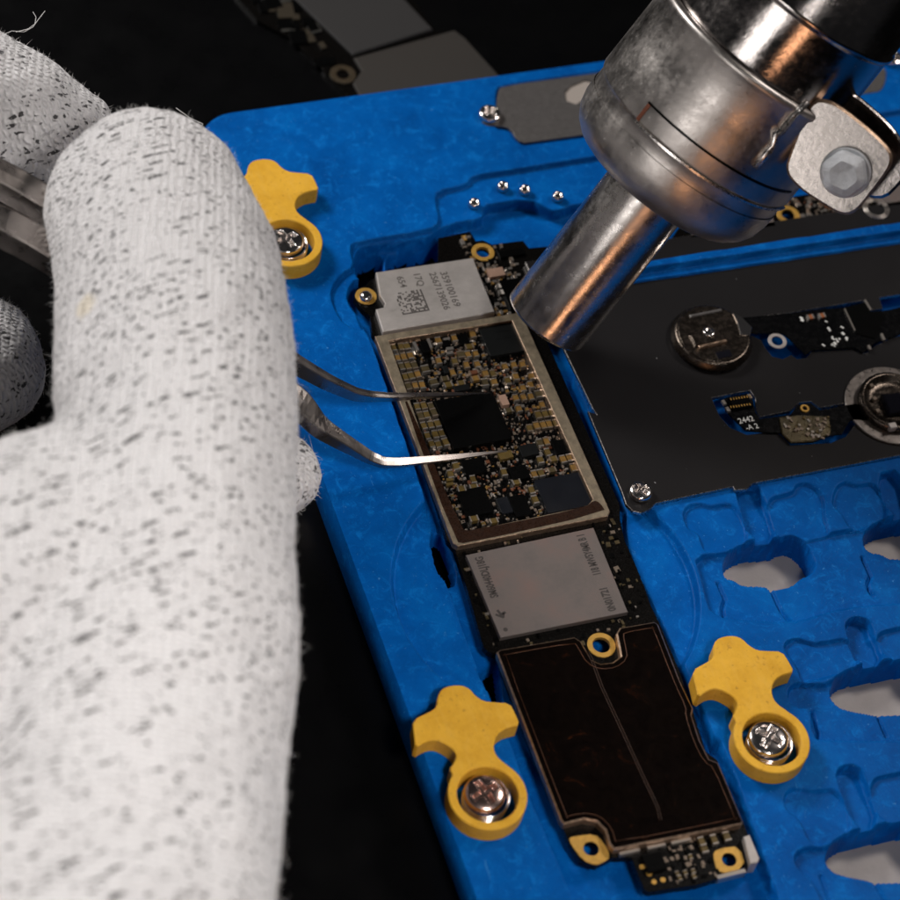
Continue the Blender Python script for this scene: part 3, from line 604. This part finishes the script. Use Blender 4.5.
for rr in (.19, .15): tube(bm, [(c.x+rr*math.cos(t*.2), c.y+rr*math.sin(t*.2), .06) for t in range(32)], .012, 6)
link('coil', bm, TIN, p2)
# ------------------------------------------------------------------ third board lying on the bench behind
zb = TZ+.1
B3 = lambda pts, z=zb: Z(200, 0, 2.8125, pts, z)
p3 = empty('circuit_board', B3([(450, 60)])[0], 'dim grey covered circuit board lying on the dark bench behind the jig', 'circuit board')
plate('substrate', xy(B3([(40, -110), (105, -10), (160, 52), (250, 100), (340, 180), (352, 205), (380, 232), (412, 262), (470, 330), (940, 330), (850, 215), (792, 160), (722, 85), (662, 80), (605, 0), (480, -160)])), TZ, zb-.03, [PCB, COPL], p3, (), .01)
cov1 = mat('grey_cover', (.030, .0285, .028), .1, .6, .3); cov2 = mat('taupe_cover', (.034, .030, .026), .1, .6, .3)  # dim light on this board is put into its darkened colours
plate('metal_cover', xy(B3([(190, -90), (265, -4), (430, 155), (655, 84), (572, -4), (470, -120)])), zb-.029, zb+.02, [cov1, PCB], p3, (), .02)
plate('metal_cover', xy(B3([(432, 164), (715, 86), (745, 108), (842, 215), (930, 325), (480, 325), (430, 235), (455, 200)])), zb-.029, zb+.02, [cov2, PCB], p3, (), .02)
c = B3([(402, 208)])[0]; bm = bmesh.new(); prism(bm, circle(c, .2, 30), zb-.029, zb+.0, [circle(c, .1, 30)], .004); link('gold_ring', bm, worn('dim_gold', (.045, .03, .013), .2, .5), p3)
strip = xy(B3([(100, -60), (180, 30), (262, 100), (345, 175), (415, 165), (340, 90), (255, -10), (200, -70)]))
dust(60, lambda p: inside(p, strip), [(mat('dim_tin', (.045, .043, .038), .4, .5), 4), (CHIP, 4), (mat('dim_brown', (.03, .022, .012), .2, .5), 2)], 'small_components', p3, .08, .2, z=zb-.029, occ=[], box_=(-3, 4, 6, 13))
# ------------------------------------------------------------------ home button with its flex
hb = empty('home_button', (hp.x, hp.y, .06), 'round metal home button with black ribbon cable and pale ring, on the dark steel sheet', 'home button')
hc = W(713, 334, .22)
bm = bmesh.new(); lathe(bm, [(.50, .062), (.57, .08), (.585, .13), (.55, .17), (.545, .185), (.53, .21), (.50, .215)], 64); link('button_body', shift(bm, (hc.x-.0, hc.y, 0)), DARKBTN, hb)
bm = bmesh.new(); prism(bm, circle((hc.x, hc.y), .50, 64), .214, .235, (), .01); link('back_plate', bm, DARKBTN, hb)
def bxp(x, y, w, h, z0, z1, r=0, bev=.006):
    p = W(x, y, z1); c_, s_ = math.cos(r), math.sin(r); bm = bmesh.new()
    pts = [(p.x+a*c_-b*s_, p.y+a*s_+b*c_) for a, b in ((-w/2, -h/2), (w/2, -h/2), (w/2, h/2), (-w/2, h/2))]
    prism(bm, pts, z0, z1, (), bev); return bm
link('ridge', bxp(706, 312.5, .50, .05, .235, .26, .03, .012), STEELC, hb)
link('spring_tab', bxp(708, 337, .50, .22, .235, .275, .02, .03), DARKBTN, hb)
link('bent_lip', bxp(713, 343, .44, .045, .235, .285, .06, .012), COPE, hb)
bm = bmesh.new(); p = W(709, 331.5, .29); lathe(bm, [(.085, .27), (.085, .292), (.05, .30), (.035, .285)], 28); link('rivet', shift(bm, (p.x, p.y, 0)), SCREW, hb)
link('socket', bxp(724, 354, .22, .12, .235, .243, .02, .003), GLASSD, hb)
def PX(ox, oy, s, pts, z): return xy(Z(ox, oy, s, pts, z))
plate('solder_tab', PX(640, 260, 3.461, [(318, 190), (350, 205), (385, 240), (378, 268), (345, 265), (335, 225)], .2), .236, .25, SCREW, hb, (), .004)
fx = PX(740, 280, 5.625, [(-20, 215), (60, 208), (290, 185), (480, 160), (560, 158), (585, 155), (700, 125), (735, 178), (830, 170), (1000, 130), (1000, 270), (830, 330), (760, 350), (725, 385), (690, 408), (645, 380), (400, 395), (370, 420), (325, 380), (280, 330), (240, 300), (100, 300), (20, 290), (-30, 260)], .1)
plate('ribbon_cable', fx, .075, .1, FLEX, hb)
rc = W(777.5, 340.5, .12); bm = bmesh.new(); prism(bm, circle(rc, .135, 36), .1005, .115, [circle(rc, .083, 36)], .003); link('ring', bm, SHIELD, hb)
plate('contact_plate', PX(740, 280, 5.625, [(585, 160), (700, 125), (735, 178), (820, 190), (760, 330), (650, 300)], .11), .1005, .112, CHIP, hb)
plate('contact_edge', PX(740, 280, 5.625, [(586, 160), (592, 158), (650, 280), (645, 284)], .12), .1125, .116, TIN, hb)
for x, y, k in ((397, 208, 'r'), (462, 200, 'r')):
    p = W(740+x/5.625, 280+y/5.625, .12); bm = bmesh.new(); box(bm, p.x, p.y, .05, .075, .101, .13); 
    for sg in (-1, 1): box(bm, p.x+sg*.037, p.y, .024, .08, .101, .132, 0, 1)
    link('capacitor', bm, [mat('brown_ceramic', (.28, .09, .03), 0, .4), TIN], hb)
bm = bmesh.new(); rr = random.Random(5)
for x, y in ((345, 212), (350, 225), (485, 232), (500, 272), (505, 282), (520, 320), (525, 330), (545, 335), (550, 345), (520, 362), (535, 355), (600, 325), (575, 265), (580, 300), (560, 330), (600, 335), (530, 368), (470, 365)):
    p = W(740+x/5.625, 280+y/5.625, .11); box(bm, p.x, p.y, .018+.02*rr.random(), .025+.03*rr.random(), .101, .108, rr.random())
tag(link('solder_spots', bm, WINK, hb), kind='stuff')
for x, y, x1, y1 in ((795, 305, 812, 340), (722, 370, 733, 395), (700, 115, 735, 172)):
    a, b = W(740+x/5.625, 280+y/5.625, .1), W(740+x1/5.625, 280+y1/5.625, .1); bm = bmesh.new(); box(bm, (a.x+b.x)/2, (a.y+b.y)/2, .03, (b-a).length, .07, .12, math.atan2(b.y-a.y, b.x-a.x)-math.pi/2); link('metal_clip', bm, TIN, hb)
# ------------------------------------------------------------------ sensor flex with round ring
sf = empty('sensor_cable', (5.2, .3, .06), 'black ribbon cable with white print running to the round metal frame', 'ribbon cable')
V8 = lambda pts, z: PX(640, 260, 3.461, pts, z)
plate('ribbon_cable', V8([(290, 478), (375, 462), (392, 488), (398, 524), (415, 550), (520, 536), (545, 502), (590, 494), (622, 520), (740, 498), (800, 506), (800, 556), (730, 552), (715, 575), (700, 602), (660, 606), (600, 630), (520, 632), (490, 598), (440, 596), (370, 590), (335, 560), (295, 520)], .1), .075, .1, FLEX, sf)
link('connector', bxp(741, 402, .30, .20, .1, .15, .0, .01), CHIP, sf)
bm = bmesh.new()
for i in range(8):
    for yy in (399, 407):
        p = W(731+i*2.7, yy-i*.42, .155); box(bm, p.x, p.y, .014, .035, .1505, .155)
link('contacts', bm, GOLD, sf)
for x, y in ((724, 402), (728, 409), (750, 396)): link('connector_lug', bxp(x, y, .05, .08, .1, .14, .1, .004), TIN, sf)
text('2442', W(746, 420, .1), .13, .02, WINK, sf, .1012, 'print', .9); text('-A 2', W(752, 427, .1), .12, .0, WINK, sf, .1012, 'print', .9)
rg = W(805, 408, .12); bm = bmesh.new(); prism(bm, circle(rg, .065, 28), .1005, .12, [circle(rg, .035, 28)], .003); link('gold_ring', bm, GOLD, sf)
plate('sensor_body', V8([(482, 545), (545, 535), (655, 540), (662, 600), (600, 625), (525, 630), (492, 600)], .13), .1005, .13, worn('amber_resin', (.13, .10, .045), .4, .25, .1, 5, .5, .3), sf, (), .012)
bm = bmesh.new()
for i in range(38):
    x, y = random.uniform(490, 655), random.uniform(545, 618); p = W(640+x/3.461, 260+y/3.461, .13); box(bm, p.x, p.y, random.uniform(.02, .06), random.uniform(.02, .05), .1305, .14+random.uniform(0, .02), random.random()*3, random.choice((0, 1, 1, 2)))
tag(link('solder_spots', bm, [TIN, TIND, CAPB], sf), kind='stuff')
mc = W(893, 404, .12)
bm = bmesh.new(); prism(bm, circle(mc, .68, 64), .063, .10, [circle(mc, .43, 64)], .01); link('round_frame', bm, worn('grey_metal_ring', (.36, .32, .29), .9, .34, .1, 5, .2, .6), sf)
bm = bmesh.new(); lathe(bm, [(.5, .10), (.5, .20), (.47, .22), (.43, .22), (.42, .15), (.3, .14)], 56); link('inner_ring', shift(bm, (mc.x, mc.y, 0)), DARKBTN, sf)
link('lens', bxp(895, 402, .28, .34, .14, .24, -.1, .02), GLASSD, sf)
for x, y in ((872, 385), (875, 398), (878, 410)): link('contact', bxp(x, y, .06, .06, .15, .20, .2, .005), TIND, sf)
link('contact', bxp(893, 425, .12, .10, .15, .23, .0, .01), SHIELD, sf)
# ------------------------------------------------------------------ hot air nozzle
axc = np.array([.62*math.cos(math.radians(24)), -.78*math.cos(math.radians(24)), -math.sin(math.radians(24))]); axc = nrm(axc)
AXW = Vector(R@axc); P0 = W(546, 321, .75)
nz_ = empty('hot_air_nozzle', P0, 'large worn chrome hot air nozzle with bolted clamp pointing down at the circuit board', 'hot air nozzle')
def A_of(s): x, y, d = proj(P0+AXW*s); return .62*x-.78*y, d
A0 = .62*546-.78*321
def s_at(a):
    lo, hi = -2, 14
    for _ in range(40):
        m = (lo+hi)/2
        if A_of(m)[0] < a: lo = m
        else: hi = m
    return lo
def rad(px, a): return px*A_of(s_at(a))[1]/F
AR = AXW.normalized(); side = Vector(R@nrm(np.array([.78, .62, 0]))); fr = side.cross(AR).normalized(); side = AR.cross(fr).normalized()
# frame whose z is the axis, x to the lower right of the picture, y away from / towards the viewer
MN = Matrix(((side.x, fr.x, AR.x, P0.x), (side.y, fr.y, AR.y, P0.y), (side.z, fr.z, AR.z, P0.z), (0, 0, 0, 1)))
TOV = -1 if (Vector(CAM)-P0).dot(fr) < 0 else 1      # sign of the y side that faces the viewer
def prof(lst): return [(rad(r, a), s_at(a)) for r, a in lst]
bm = bmesh.new(); t0 = rad(45, A0)
lathe(bm, [(t0-.07, .9), (t0-.07, .0), (t0-.03, -.01), (t0, .01), (t0, .04), (t0, .12)]+[(rad(45, a), s_at(a)) for a in (A0+30, A0+90, 250, 290)], 72, MN, cap0=True, cap1=False); link('nozzle_tube', bm, CHR, nz_)
bm = bmesh.new(); lathe(bm, prof([(44, 264), (78, 264), (87, 265), (96, 269), (104, 276), (110, 286), (113, 298), (114, 313)]), 96, MN, cap0=True, cap1=False); link('nozzle_dome', bm, CHRD, nz_)
bm = bmesh.new(); lathe(bm, prof([(113, 312), (113, 327), (115, 329), (116, 332), (116, 380), (116, 425), (118, 428), (118.5, 432), (117, 435), (109, 435)]), 96, MN, cap0=False, cap1=False); link('clamp_band', bm, CHRD, nz_)
bm = bmesh.new(); lathe(bm, prof([(107, 431), (107, 500), (107.5, 502), (109.5, 504), (109.5, 509), (107.5, 511), (107.5, 700), (108, 900)]), 96, MN, cap0=False, cap1=True); link('barrel', bm, CHRM, nz_)
v0 = TOV*math.pi/2
def cyl(th, a, rp, out=0.0): r = rad(rp, a)+out; return MN@Vector((r*math.cos(th), r*math.sin(th), s_at(a)))
def solve_cyl(px, py, rp=116):
    best = None
    for th in np.linspace(v0-1.7, v0+1.7, 137):
        for a in np.linspace(300, 480, 61):
            x, y, _ = proj(cyl(th, a, rp)); e = (x-px)**2+(y-py)**2
            if best is None or e < best[0]: best = (e, th, a)
    return best[1:]
# stamped slot of the band : a raised lip running round
def band_strip(a0, a1, th0, th1, r_px, thick, mt, nm, taper=True):
    bm = bmesh.new(); n = 40; rows = []
    for i in range(n+1):
        t = i/n; th = th0+(th1-th0)*t; s0, s1 = s_at(a0), s_at(a1); r = rad(r_px, (a0+a1)/2)
        sq = []
        for rr in (r-.02, r+thick):
            for s in (s0, s1): sq.append(bm.verts.new(MN@Vector((rr*math.cos(th), rr*math.sin(th), s))))
        rows.append(sq)
    for a, b in zip(rows, rows[1:]):
        for i, j in ((0, 1), (1, 3), (3, 2), (2, 0)): bm.faces.new((a[i], a[j], b[j], b[i]))
    for r in (rows[0], rows[-1]): bm.faces.new((r[0], r[1], r[3], r[2]))
    return link(nm, bm, mt, nz_)
v0 = TOV*math.pi/2
ths = solve_cyl(641, 114)[0]
band_strip(327, 329, ths, v0-TOV*1.45, 116, .02, EDGE, 'band_lip')
band_strip(349, 351, ths, v0-TOV*1.25, 116, .012, CHIP, 'band_slot')
band_strip(330, 351, ths-TOV*.0, ths-TOV*.035, 116, .008, worn('reddish_slot_end', (.12, .03, .01), .2, .5), 'slot_end')  # short reddish-brown block closing the slot
# overlap edge of the strap
ew = [(807, 101), (794, 113), (780, 130), (776, 134), (773, 144), (766, 153), (756, 166)]
bm = bmesh.new(); tube(bm, [cyl(*solve_cyl(x, y), 116, .02) for x, y in ew], [.05, .05, .06, .07, .035, .06, .06], 8); link('strap_edge', bm, EDGE, nz_)
# ears and bolt
EN = (Vector(R@nrm(np.array([-.30, .28, -1.0])))).normalized()     # outward normal of the front ear
eo = cyl(*solve_cyl(785, 150), 116)
dep0 = proj(eo)[2]
def on_plane(px, py, o, nn):
    d = R@np.array([(px-CC)/F, (py-CC)/F, 1.0]); d = Vector(d); c = Vector(CAM); return c+d*((o-c).dot(nn)/d.dot(nn))
ear_px = [(784, 172), (790, 152), (806, 112), (813, 101), (822, 99), (837, 104), (868, 128), (889, 148), (893, 160), (888, 172), (862, 206), (852, 215), (840, 215), (822, 204), (800, 190)]
def ear(off, thick, pxs, nm, m):
    o = eo+EN*off; P = [on_plane(x, y, o, EN) for x, y in pxs]; bm = bmesh.new()
    cen = sum(P, Vector())/len(P)
    rings = []
    for k, dz in ((1, -thick), (1, -.03), (.95, 0)): rings.append([bm.verts.new(cen+(p-cen)*k+EN*dz) for p in P])
    for a, b in zip(rings, rings[1:]):
        for i in range(len(P)): bm.faces.new((a[i], a[(i+1) % len(P)], b[(i+1) % len(P)], b[i])).material_index = 1 if isinstance(m, list) else 0
    bm.faces.new(rings[0][::-1]); bm.faces.new(rings[-1]); return link(nm, bm, m, nz_)
def sm_px(p): return chaikin(p, 2)
ear(.0, .10, sm_px(ear_px), 'clamp_ear', [EARM, COPE])
back_px = [(797, 90), (812, 78), (850, 90), (880, 115), (899, 135), (912, 165), (905, 180), (880, 205), (840, 180), (800, 140)]
ear(-.55, .10, sm_px(back_px), 'clamp_ear', CHRM)
bo = on_plane(846, 172, eo+EN*.0, EN)
ux = EN.cross(Vector((0, 0, 1))).normalized(); uy = EN.cross(ux).normalized()
MB = Matrix(((ux.x, uy.x, EN.x, bo.x), (ux.y, uy.y, EN.y, bo.y), (ux.z, uy.z, EN.z, bo.z), (0, 0, 0, 1)))
bm = bmesh.new(); lathe(bm, [(.31, .0), (.32, .05), (.30, .08)], 40, MB); link('washer', bm, BOLT, nz_)
bm = bmesh.new(); hexr = []
for r, z in ((.275, .07), (.285, .17), (.26, .23), (.17, .27), (.05, .255)): hexr.append([bm.verts.new(MB@Vector((r*(1+.05*math.cos(6*i*math.pi/18+.0))*math.cos(i*math.pi/18), r*(1+.05*math.cos(6*i*math.pi/18))*math.sin(i*math.pi/18), z))) for i in range(36)])
for a, b in zip(hexr, hexr[1:]):
    for i in range(36): bm.faces.new((a[i], a[(i+1) % 36], b[(i+1) % 36], b[i]))
bm.faces.new(hexr[-1]); link('bolt', bm, BOLT, nz_)
bm = bmesh.new(); lathe(bm, [(.14, -.9), (.14, 0)], 30, MB); link('bolt_shank', bm, CHRD, nz_)
bm = bmesh.new(); lathe(bm, [(.24, -.92), (.25, -.88), (.25, -.70), (.2, -.68)], 6, MB); link('nut', bm, CHRD, nz_)
# ------------------------------------------------------------------ tweezers
tw = empty('tweezers', W(300, 400, 1.6), 'bent steel tweezers reaching from the glove across the black chip on the board', 'tweezers')
def arm(path, mt):
    """path: px, py, z, half width px, thickness cm ; flat strip with a flat upper face"""
    bm = bmesh.new(); rows = []
    pts = []
    for i in range(len(path)-1):
        n = 6
        for j in range(n): t = j/n; pts.append([path[i][k]*(1-t)+path[i+1][k]*t for k in range(5)])
    pts.append(list(path[-1]))
    for _ in range(2): pts = [pts[0]]+[[(a[k]+2*b[k]+c[k])/4 for k in range(5)] for a, b, c in zip(pts, pts[1:], pts[2:])]+[pts[-1]]
    C3 = [W(p[0], p[1], p[2]) for p in pts]
    for i, p in enumerate(pts):
        t = (C3[min(i+1, len(pts)-1)]-C3[max(i-1, 0)]).normalized(); view = (C3[i]-Vector(CAM)).normalized()
        sidev = t.cross(Vector((0, 0, 1))).normalized(); up = sidev.cross(t).normalized()
        ro = .3*min(max((.95-p[2])/.4, 0), 1); sidev, up = sidev*math.cos(ro)-up*math.sin(ro), up*math.cos(ro)+sidev*math.sin(ro)  # tip rolled so its upper face catches the glint lamp
        hw = p[3]*proj(C3[i])[2]/F; th = p[4]
        prf = [(-hw, -th), (-hw, -.014), (-hw*.86, -.003), (0, 0), (hw*.86, -.003), (hw, -.014), (hw, -th)]
        rows.append([bm.verts.new(C3[i]+sidev*a+up*b) for a, b in prf])
    for a, b in zip(rows, rows[1:]):
        for k in range(7): bm.faces.new((a[k], a[(k+1) % 7], b[(k+1) % 7], b[k]))
    bm.faces.new(rows[0][::-1]); bm.faces.new(rows[-1])
    return link('arm', bm, mt, tw)
arm([(-160, 92, 4.6, 16, .35), (20, 178, 3.6, 15, .32), (170, 276, 2.6, 14, .28), (260, 334, 1.9, 9, .26), (302, 360, 1.45, 5.5, .24), (330, 377, 1.15, 5, .2), (358, 390.5, .85, 4.2, .17), (372, 393.5, .72, 3.8, .15), (392, 395, .62, 3.2, .12), (440, 394, .38, 2.4, .06), (490, 392.5, .15, .9, .02)], TWE)
arm([(-170, 150, 4.4, 16, .35), (10, 218, 3.5, 16, .32), (160, 312, 2.5, 16, .28), (262, 372, 1.8, 14, .26), (300, 396, 1.5, 13, .24), (322, 422, 1.2, 9.5, .2), (350, 441, .9, 7, .16), (372, 456, .66, 5.5, .12), (384, 461, .58, 5, .1), (400, 461.5, .5, 4.5, .08), (450, 457, .32, 3.3, .05), (507, 450.5, .14, .8, .02)], TWE)
# ------------------------------------------------------------------ gloved hand
def ball_chain(lst):
    out = []
    for a, b in zip(lst, lst[1:]):
        n = 7
        for i in range(n+1):
            t = i/n; x, y, z, r = [a[k]*(1-t)+b[k]*t for k in range(4)]; c = W(x, y, z); out.append((c, r*proj(c)[2]/F))
    return out
GZ = 3.4
balls = []
balls += ball_chain([(146, 210, GZ, 101), (168, 272, GZ+.1, 114), (175, 350, GZ+.3, 121), (176, 440, GZ+.3, 122), (165, 520, GZ+.2, 134), (150, 640, GZ, 150), (125, 780, GZ, 165), (95, 930, GZ, 184), (70, 1100, GZ, 200)])
balls += ball_chain([(165, 520, GZ, 130), (40, 600, GZ-.2, 168), (-120, 700, GZ-.6, 210), (-200, 900, GZ-.8, 240), (-160, 1100, GZ-.8, 240)])
balls += ball_chain([(95, 930, GZ, 180), (-100, 1000, GZ-.4, 230)])
balls += ball_chain([(-230, 20, 3.2, 84), (-80, 75, 3.0, 80), (10, 114, 2.6, 70), (62, 136, 2.2, 52)])   # middle finger, tip beyond the tweezers
balls += ball_chain([(-230, 20, 3.2, 84), (-330, 300, 2.6, 120), (-260, 600, 2.4, 200)])
balls += ball_chain([(-260, 420, 1.2, 90), (-120, 392, 1.0, 84), (-26, 366, .7, 74)])                        # thumb below
balls += ball_chain([(-260, 420, 1.2, 90), (-280, 640, 2.0, 160)])
balls += ball_chain([(277, 474, .9, 46), (210, 500, 1.2, 60), (120, 560, 1.8, 90), (20, 620, 2.4, 120)])    # ring finger tip
balls += ball_chain([(190, 600, .6, 52), (120, 640, 1.2, 70), (20, 680, 1.8, 100)])                           # little finger, hidden
bm = bmesh.new()
for c, r in balls: bmesh.ops.create_icosphere(bm, subdivisions=3, radius=r, matrix=Matrix.Translation(c))
me = bpy.data.meshes.new('tmp'); bm.to_mesh(me); bm.free(); o = bpy.data.objects.new('tmp', me); COL.objects.link(o)
md = o.modifiers.new('r', 'REMESH'); md.mode = 'VOXEL'; md.voxel_size = .085
md = o.modifiers.new('s', 'SMOOTH'); md.iterations = 14; md.factor = .5
bpy.context.view_layer.update(); gm = bpy.data.meshes.new_from_object(o.evaluated_get(bpy.context.evaluated_depsgraph_get())); bpy.data.objects.remove(o)
gm.name = 'gloved_hand'; gm.materials.clear(); gm.materials.append(GLOVE)
from mathutils import noise as mn
co = np.empty(len(gm.vertices)*3, np.float32); gm.vertices.foreach_get('co', co); co = co.reshape(-1, 3)
nr = np.empty(len(gm.vertices)*3, np.float32); gm.vertices.foreach_get('normal', nr); nr = nr.reshape(-1, 3)
for i in range(len(co)):
    v = Vector(co[i].tolist()); k = mn.fractal(v*.75, 1, 2, 3)*.07+mn.noise(v*5.5)*.018; co[i] += nr[i]*k
gm.vertices.foreach_set('co', co.ravel()); gm.update(); gm.polygons.foreach_set('use_smooth', np.ones(len(gm.polygons), bool))
hand = bpy.data.objects.new('gloved_hand', gm); COL.objects.link(hand)
tag(hand, 'hand in a white black-speckled knitted glove holding the tweezers', 'gloved hand')
# loose fibres of the knit
bm = bmesh.new(); rr = random.Random(11); n = len(co); made = 0
camv = Vector(CAM)
while made < 9000:
    i = rr.randrange(n); p = Vector(co[i].tolist()); nn = Vector(nr[i].tolist()); vd = (camv-p).normalized(); f = nn.dot(vd)
    if f < -.35 or f > .75: continue
    x, y, _ = proj(p)
    if x < -20 or y > 930 or y < -20: continue
    L = rr.uniform(.04, .11) if rr.random() < .97 else rr.uniform(.1, .28)
    t = Vector((rr.gauss(0, 1), rr.gauss(0, 1), rr.gauss(0, 1))); d = (nn+t*.75).normalized(); q = p-nn*.01; w = .0028
    s = d.cross(vd).normalized()*w; prev = [bm.verts.new(q-s), bm.verts.new(q+s)]
    for k in range(3):
        d = (d+Vector((rr.gauss(0, .6), rr.gauss(0, .6), rr.gauss(0, .6)))).normalized(); q = q+d*L/3; ss = s*(1-.28*(k+1)); cur = [bm.verts.new(q-ss), bm.verts.new(q+ss)]
        bm.faces.new((prev[0], prev[1], cur[1], cur[0])); prev = cur
    made += 1
tag(link('fibres', bm, FUZZ, hand, recalc=False), kind='stuff')
for th in (((0, 36), (12, 31), (24, 32), (33, 27), (38, 20), (45, 11)), ((16, 32), (28, 29), (35, 24), (36, 17), (33, 12)), ((176, 108), (190, 118), (203, 124), (200, 128))):
    pp = [W(x, y, 3.3) for x, y in th]; sm = []
    for i in range(len(pp)-1): sm += [pp[i].lerp(pp[i+1], t/4) for t in range(4)]
    sm.append(pp[-1]); bm = bmesh.new(); tube(bm, sm, .0045, 5); link('loose_thread', bm, FUZZ, hand)
bpy.context.view_layer.update()
_d = (W(85, 306, 0)-Vector(CAM)).normalized(); _hit, _loc, _n, _i = hand.ray_cast(Vector(CAM), _d)
g = G(GLOVE)
if _hit:   # the small cream stain on the knuckle
    g.tc = g.n('ShaderNodeTexCoord'); vd_ = g.n('ShaderNodeVectorMath', operation='DISTANCE'); g.l(g.tc.outputs['Object'], vd_.inputs[0]); vd_.inputs[1].default_value = _loc
    dd = g.math('ADD', vd_.outputs['Value'], g.math('MULTIPLY', g.noise(9, 3), .12)); msk = g.ramp(dd, [(.17, .85), (.25, 0.0)]); dot = g.ramp(dd, [(.07, .6), (.10, 0.0)])
    old = g.b.inputs['Base Color'].links[0].from_socket
    g.l(g.mix(dot, g.mix(msk, old, (.74, .66, .53)), (.45, .40, .30)), g.b.inputs['Base Color'])
# ------------------------------------------------------------------ light
w = bpy.data.worlds.new('World'); S.world = w; w.use_nodes = True; w.node_tree.nodes['Background'].inputs[0].default_value = (.75, .78, .85, 1); w.node_tree.nodes['Background'].inputs[1].default_value = .02
def lamp(name, loc, target, size, power, col, sy=None):
    l = bpy.data.lights.new(name, 'AREA'); l.shape = 'RECTANGLE'; l.size = size; l.size_y = sy or size; l.energy = power; l.color = col
    o = bpy.data.objects.new(name, l); COL.objects.link(o); d = Vector(target)-Vector(loc); o.location = loc; o.rotation_euler = d.to_track_quat('-Z', 'Y').to_euler(); return o
lamp('softbox_key', (-19, 29, 27), (1, 0, 0), 12, 15500, (1, .975, .95))
lamp('softbox_fill', (1, -24, 34), (-5.2, -5.5, 3), 6, 480, (1, .965, .94)).data.spread = math.radians(34)
lamp('nozzle_fill', (-34, -24, 16), (3, 3, 4), 14, 330, (1, .97, .95)).data.spread = math.radians(55)  # area lamp added at the left to brighten the nozzle
lamp('warm_front', (-13, -34, 5), (2, 0, 1), 5, 700, (1, .50, .26), 9)
lamp('glint', (26, 3, 27.5), (1, 0, 0), 6, 3800, (1, .92, .87))  # small lamp added only for the gleam on the tweezers
S.view_settings.view_transform = 'Standard'; S.view_settings.look = 'None'; S.view_settings.exposure = 0; S.view_settings.gamma = 1
S.render.resolution_x = S.render.resolution_y = 1024
S.cycles.max_bounces = 8
